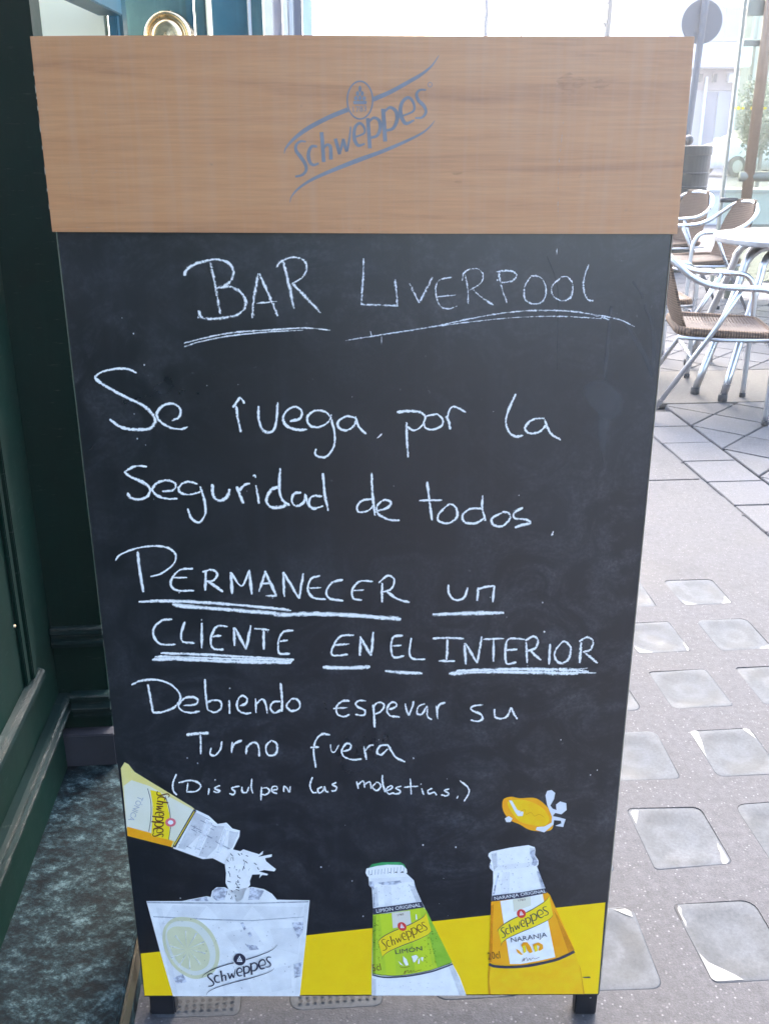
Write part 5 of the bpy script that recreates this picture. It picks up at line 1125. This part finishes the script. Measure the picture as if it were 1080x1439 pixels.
# dark hedge or tree mass by the building seen through the glass, as leaf clumps
def tree_bare(px, Y, r, z1, label, lean=.03, br=10, seed=1, group='bare street trees'):
    x = on_y(px, 25, Y).x; z25 = on_y(px, 25, Y).z; t = thing('bare_tree', label, 'tree', (x, Y, -.06), group=group); rg = random.Random(seed)
    mb = MB(); mb.tube(bow([(x-.05, Y, -.06), (x, Y, z25*.6), (x+lean, Y, z25), (x+lean*2, Y, z1)], 4), [r*1.2 - r*.7*i/12 for i in range(13)], 8); mb.build('trunk', M_['bark'], t, smooth=True)
    for i in range(br):
        mb = MB()
        z = z25*.9 + (z1 - z25*.9)*rg.random(); a = rg.uniform(0, 6.28); l = rg.uniform(.8, 2.0); p = Vector((x+lean, Y, z))
        q = p + Vector((math.cos(a)*l*.5, math.sin(a)*l*.5, l*.45)); q2 = q + Vector((math.cos(a+.3)*l*.4, math.sin(a+.3)*l*.4, l*.2 + rg.uniform(-.3, .3)))
        mb.tube([p, q, q2], [r*.25, r*.16, r*.05], 5)
        for k in range(4):
            s = rg.random(); o = p.lerp(q, .4+.6*s) if k < 2 else q.lerp(q2, s); d = Vector((rg.uniform(-.5, .5), rg.uniform(-.5, .5), rg.uniform(-.05, .6)))
            mb.tube([o, o + d*.6, o + d], [r*.1, r*.07, r*.03], 4)
        mb.build('branch', M_['bark'], t, smooth=True)
    return t
tree_bare(851, 24, .075, 7.5, 'bare street tree with thick grey trunk above the right of the sign', .06, 14, 4)
tree_bare(726, 40, .05, 9.0, 'thin leaning bare sapling above the middle of the sign', .25, 5, 9)
tree_bare(717, 46, .035, 9.0, 'thinnest straight bare sapling, just left of the leaning one', .0, 2, 2)
lx = on_y(682, 25, 30).x; lp = thing('lamp_post', 'slim pale blue-grey lamp post rising above the middle of the sign', 'lamp post', (lx, 30, 0))
mb = MB(); mb.tube([(lx, 30, -.06), (lx, 30, 2.5), (lx+.05, 30, 7.6)], [.09, .07, .045], 12); mb.build('pole', M_['galv'], lp, smooth=True)
mb = MB(); mb.tube([(lx+.05, 30, 7.6), (lx+.3, 30, 8.1), (lx+1.3, 30, 8.3)], .035, 8); mb.build('arm', M_['galv'], lp, smooth=True)
mb = MB(); mb.box((lx+1.1, 29.88, 8.22), (lx+1.8, 30.12, 8.34)); mb.build('lantern', M_['galv'], lp, bevel=.03)
# farther pale block, its roof corner seen behind branches
fb = thing('far_building', 'distant pale building corner behind bare branches above the right of the sign', 'building', (on_y(890, 40, 62).x, 62, 0))
xa, xb = on_y(862, 30, 62).x, on_y(913, 30, 62).x
mb = MB(); mb.box((xa, 62, -.06), (xb, 72, on_y(890, 27, 62).z)); mb.build('wall', M_['farwall'], fb)
mb = MB(); zr = on_y(890, 27, 62).z; mb.prism([Vector((xa-.2, 61.7, zr)), Vector((xb+.2, 61.7, zr)), Vector((xb+.2, 61.7, zr+1.2))], (0, 10, 0)); mb.build('roof', M_['pinkstone'], fb)
for i in range(3):
    for j in range(2):
        x_ = xa + .3 + i*.75; mb = MB(); mb.box((x_, 61.94, zr-2.4-j*2.8), (x_+.45, 61.999, zr-.9-j*2.8)); mb.build('window', M_['glassd'], fb)
# dark evergreen seen through the glass by the parked car
ev = thing('evergreen_shrub', 'dark rounded evergreen shrub seen through the glass screen beside the car', 'shrub', (on_y(1045, 190, 26).x, 26, 0))
rg = random.Random(8); mb = MB(); cx_, cz_ = on_y(1042, 175, 26).x + .55, 1.55
for i in range(2600):
    a, b = rg.uniform(0, 6.28), math.acos(rg.uniform(-1, 1)); r_ = (.55 + .45*rg.random()**.5) * (.85 + .25*math.sin(3*a)*math.sin(2*b)); p = Vector((cx_ + .75*r_*math.sin(b)*math.cos(a), 26 + .75*r_*math.sin(b)*math.sin(a), cz_ + 1.0*r_*math.cos(b)))
    u_ = Vector((rg.uniform(-1, 1), rg.uniform(-1, 1), rg.uniform(-1, 1))).normalized(); v_ = u_.orthogonal().normalized(); mb.add([p, p + u_*.07 + v_*.03, p + u_*.13, p + u_*.07 - v_*.03], [(0,1,2,3)])
mb.build('foliage', M_['leaf'], ev); mb = MB(); mb.tube([(cx_, 26, -.06), (cx_, 26, 1.5)], .05, 8); mb.build('stem', M_['bark'], ev)

# ================================================================== thin even haze, added to wash out the background like lens glare
hz = MB(); hz.box((-155, -125, -1.1), (155, 265, 18.5))
km = bpy.data.materials.new('haze'); km.use_nodes = True; tt = km.node_tree; tt.nodes.clear()
pv_ = tt.nodes.new('ShaderNodeVolumePrincipled'); pv_.inputs['Color'].default_value = (.96, .96, .98, 1); pv_.inputs['Density'].default_value = .0035; pv_.inputs['Anisotropy'].default_value = .5
oo = tt.nodes.new('ShaderNodeOutputMaterial'); tt.links.new(pv_.outputs[0], oo.inputs['Volume'])
tag(hz.build('haze', km), kind='stuff')
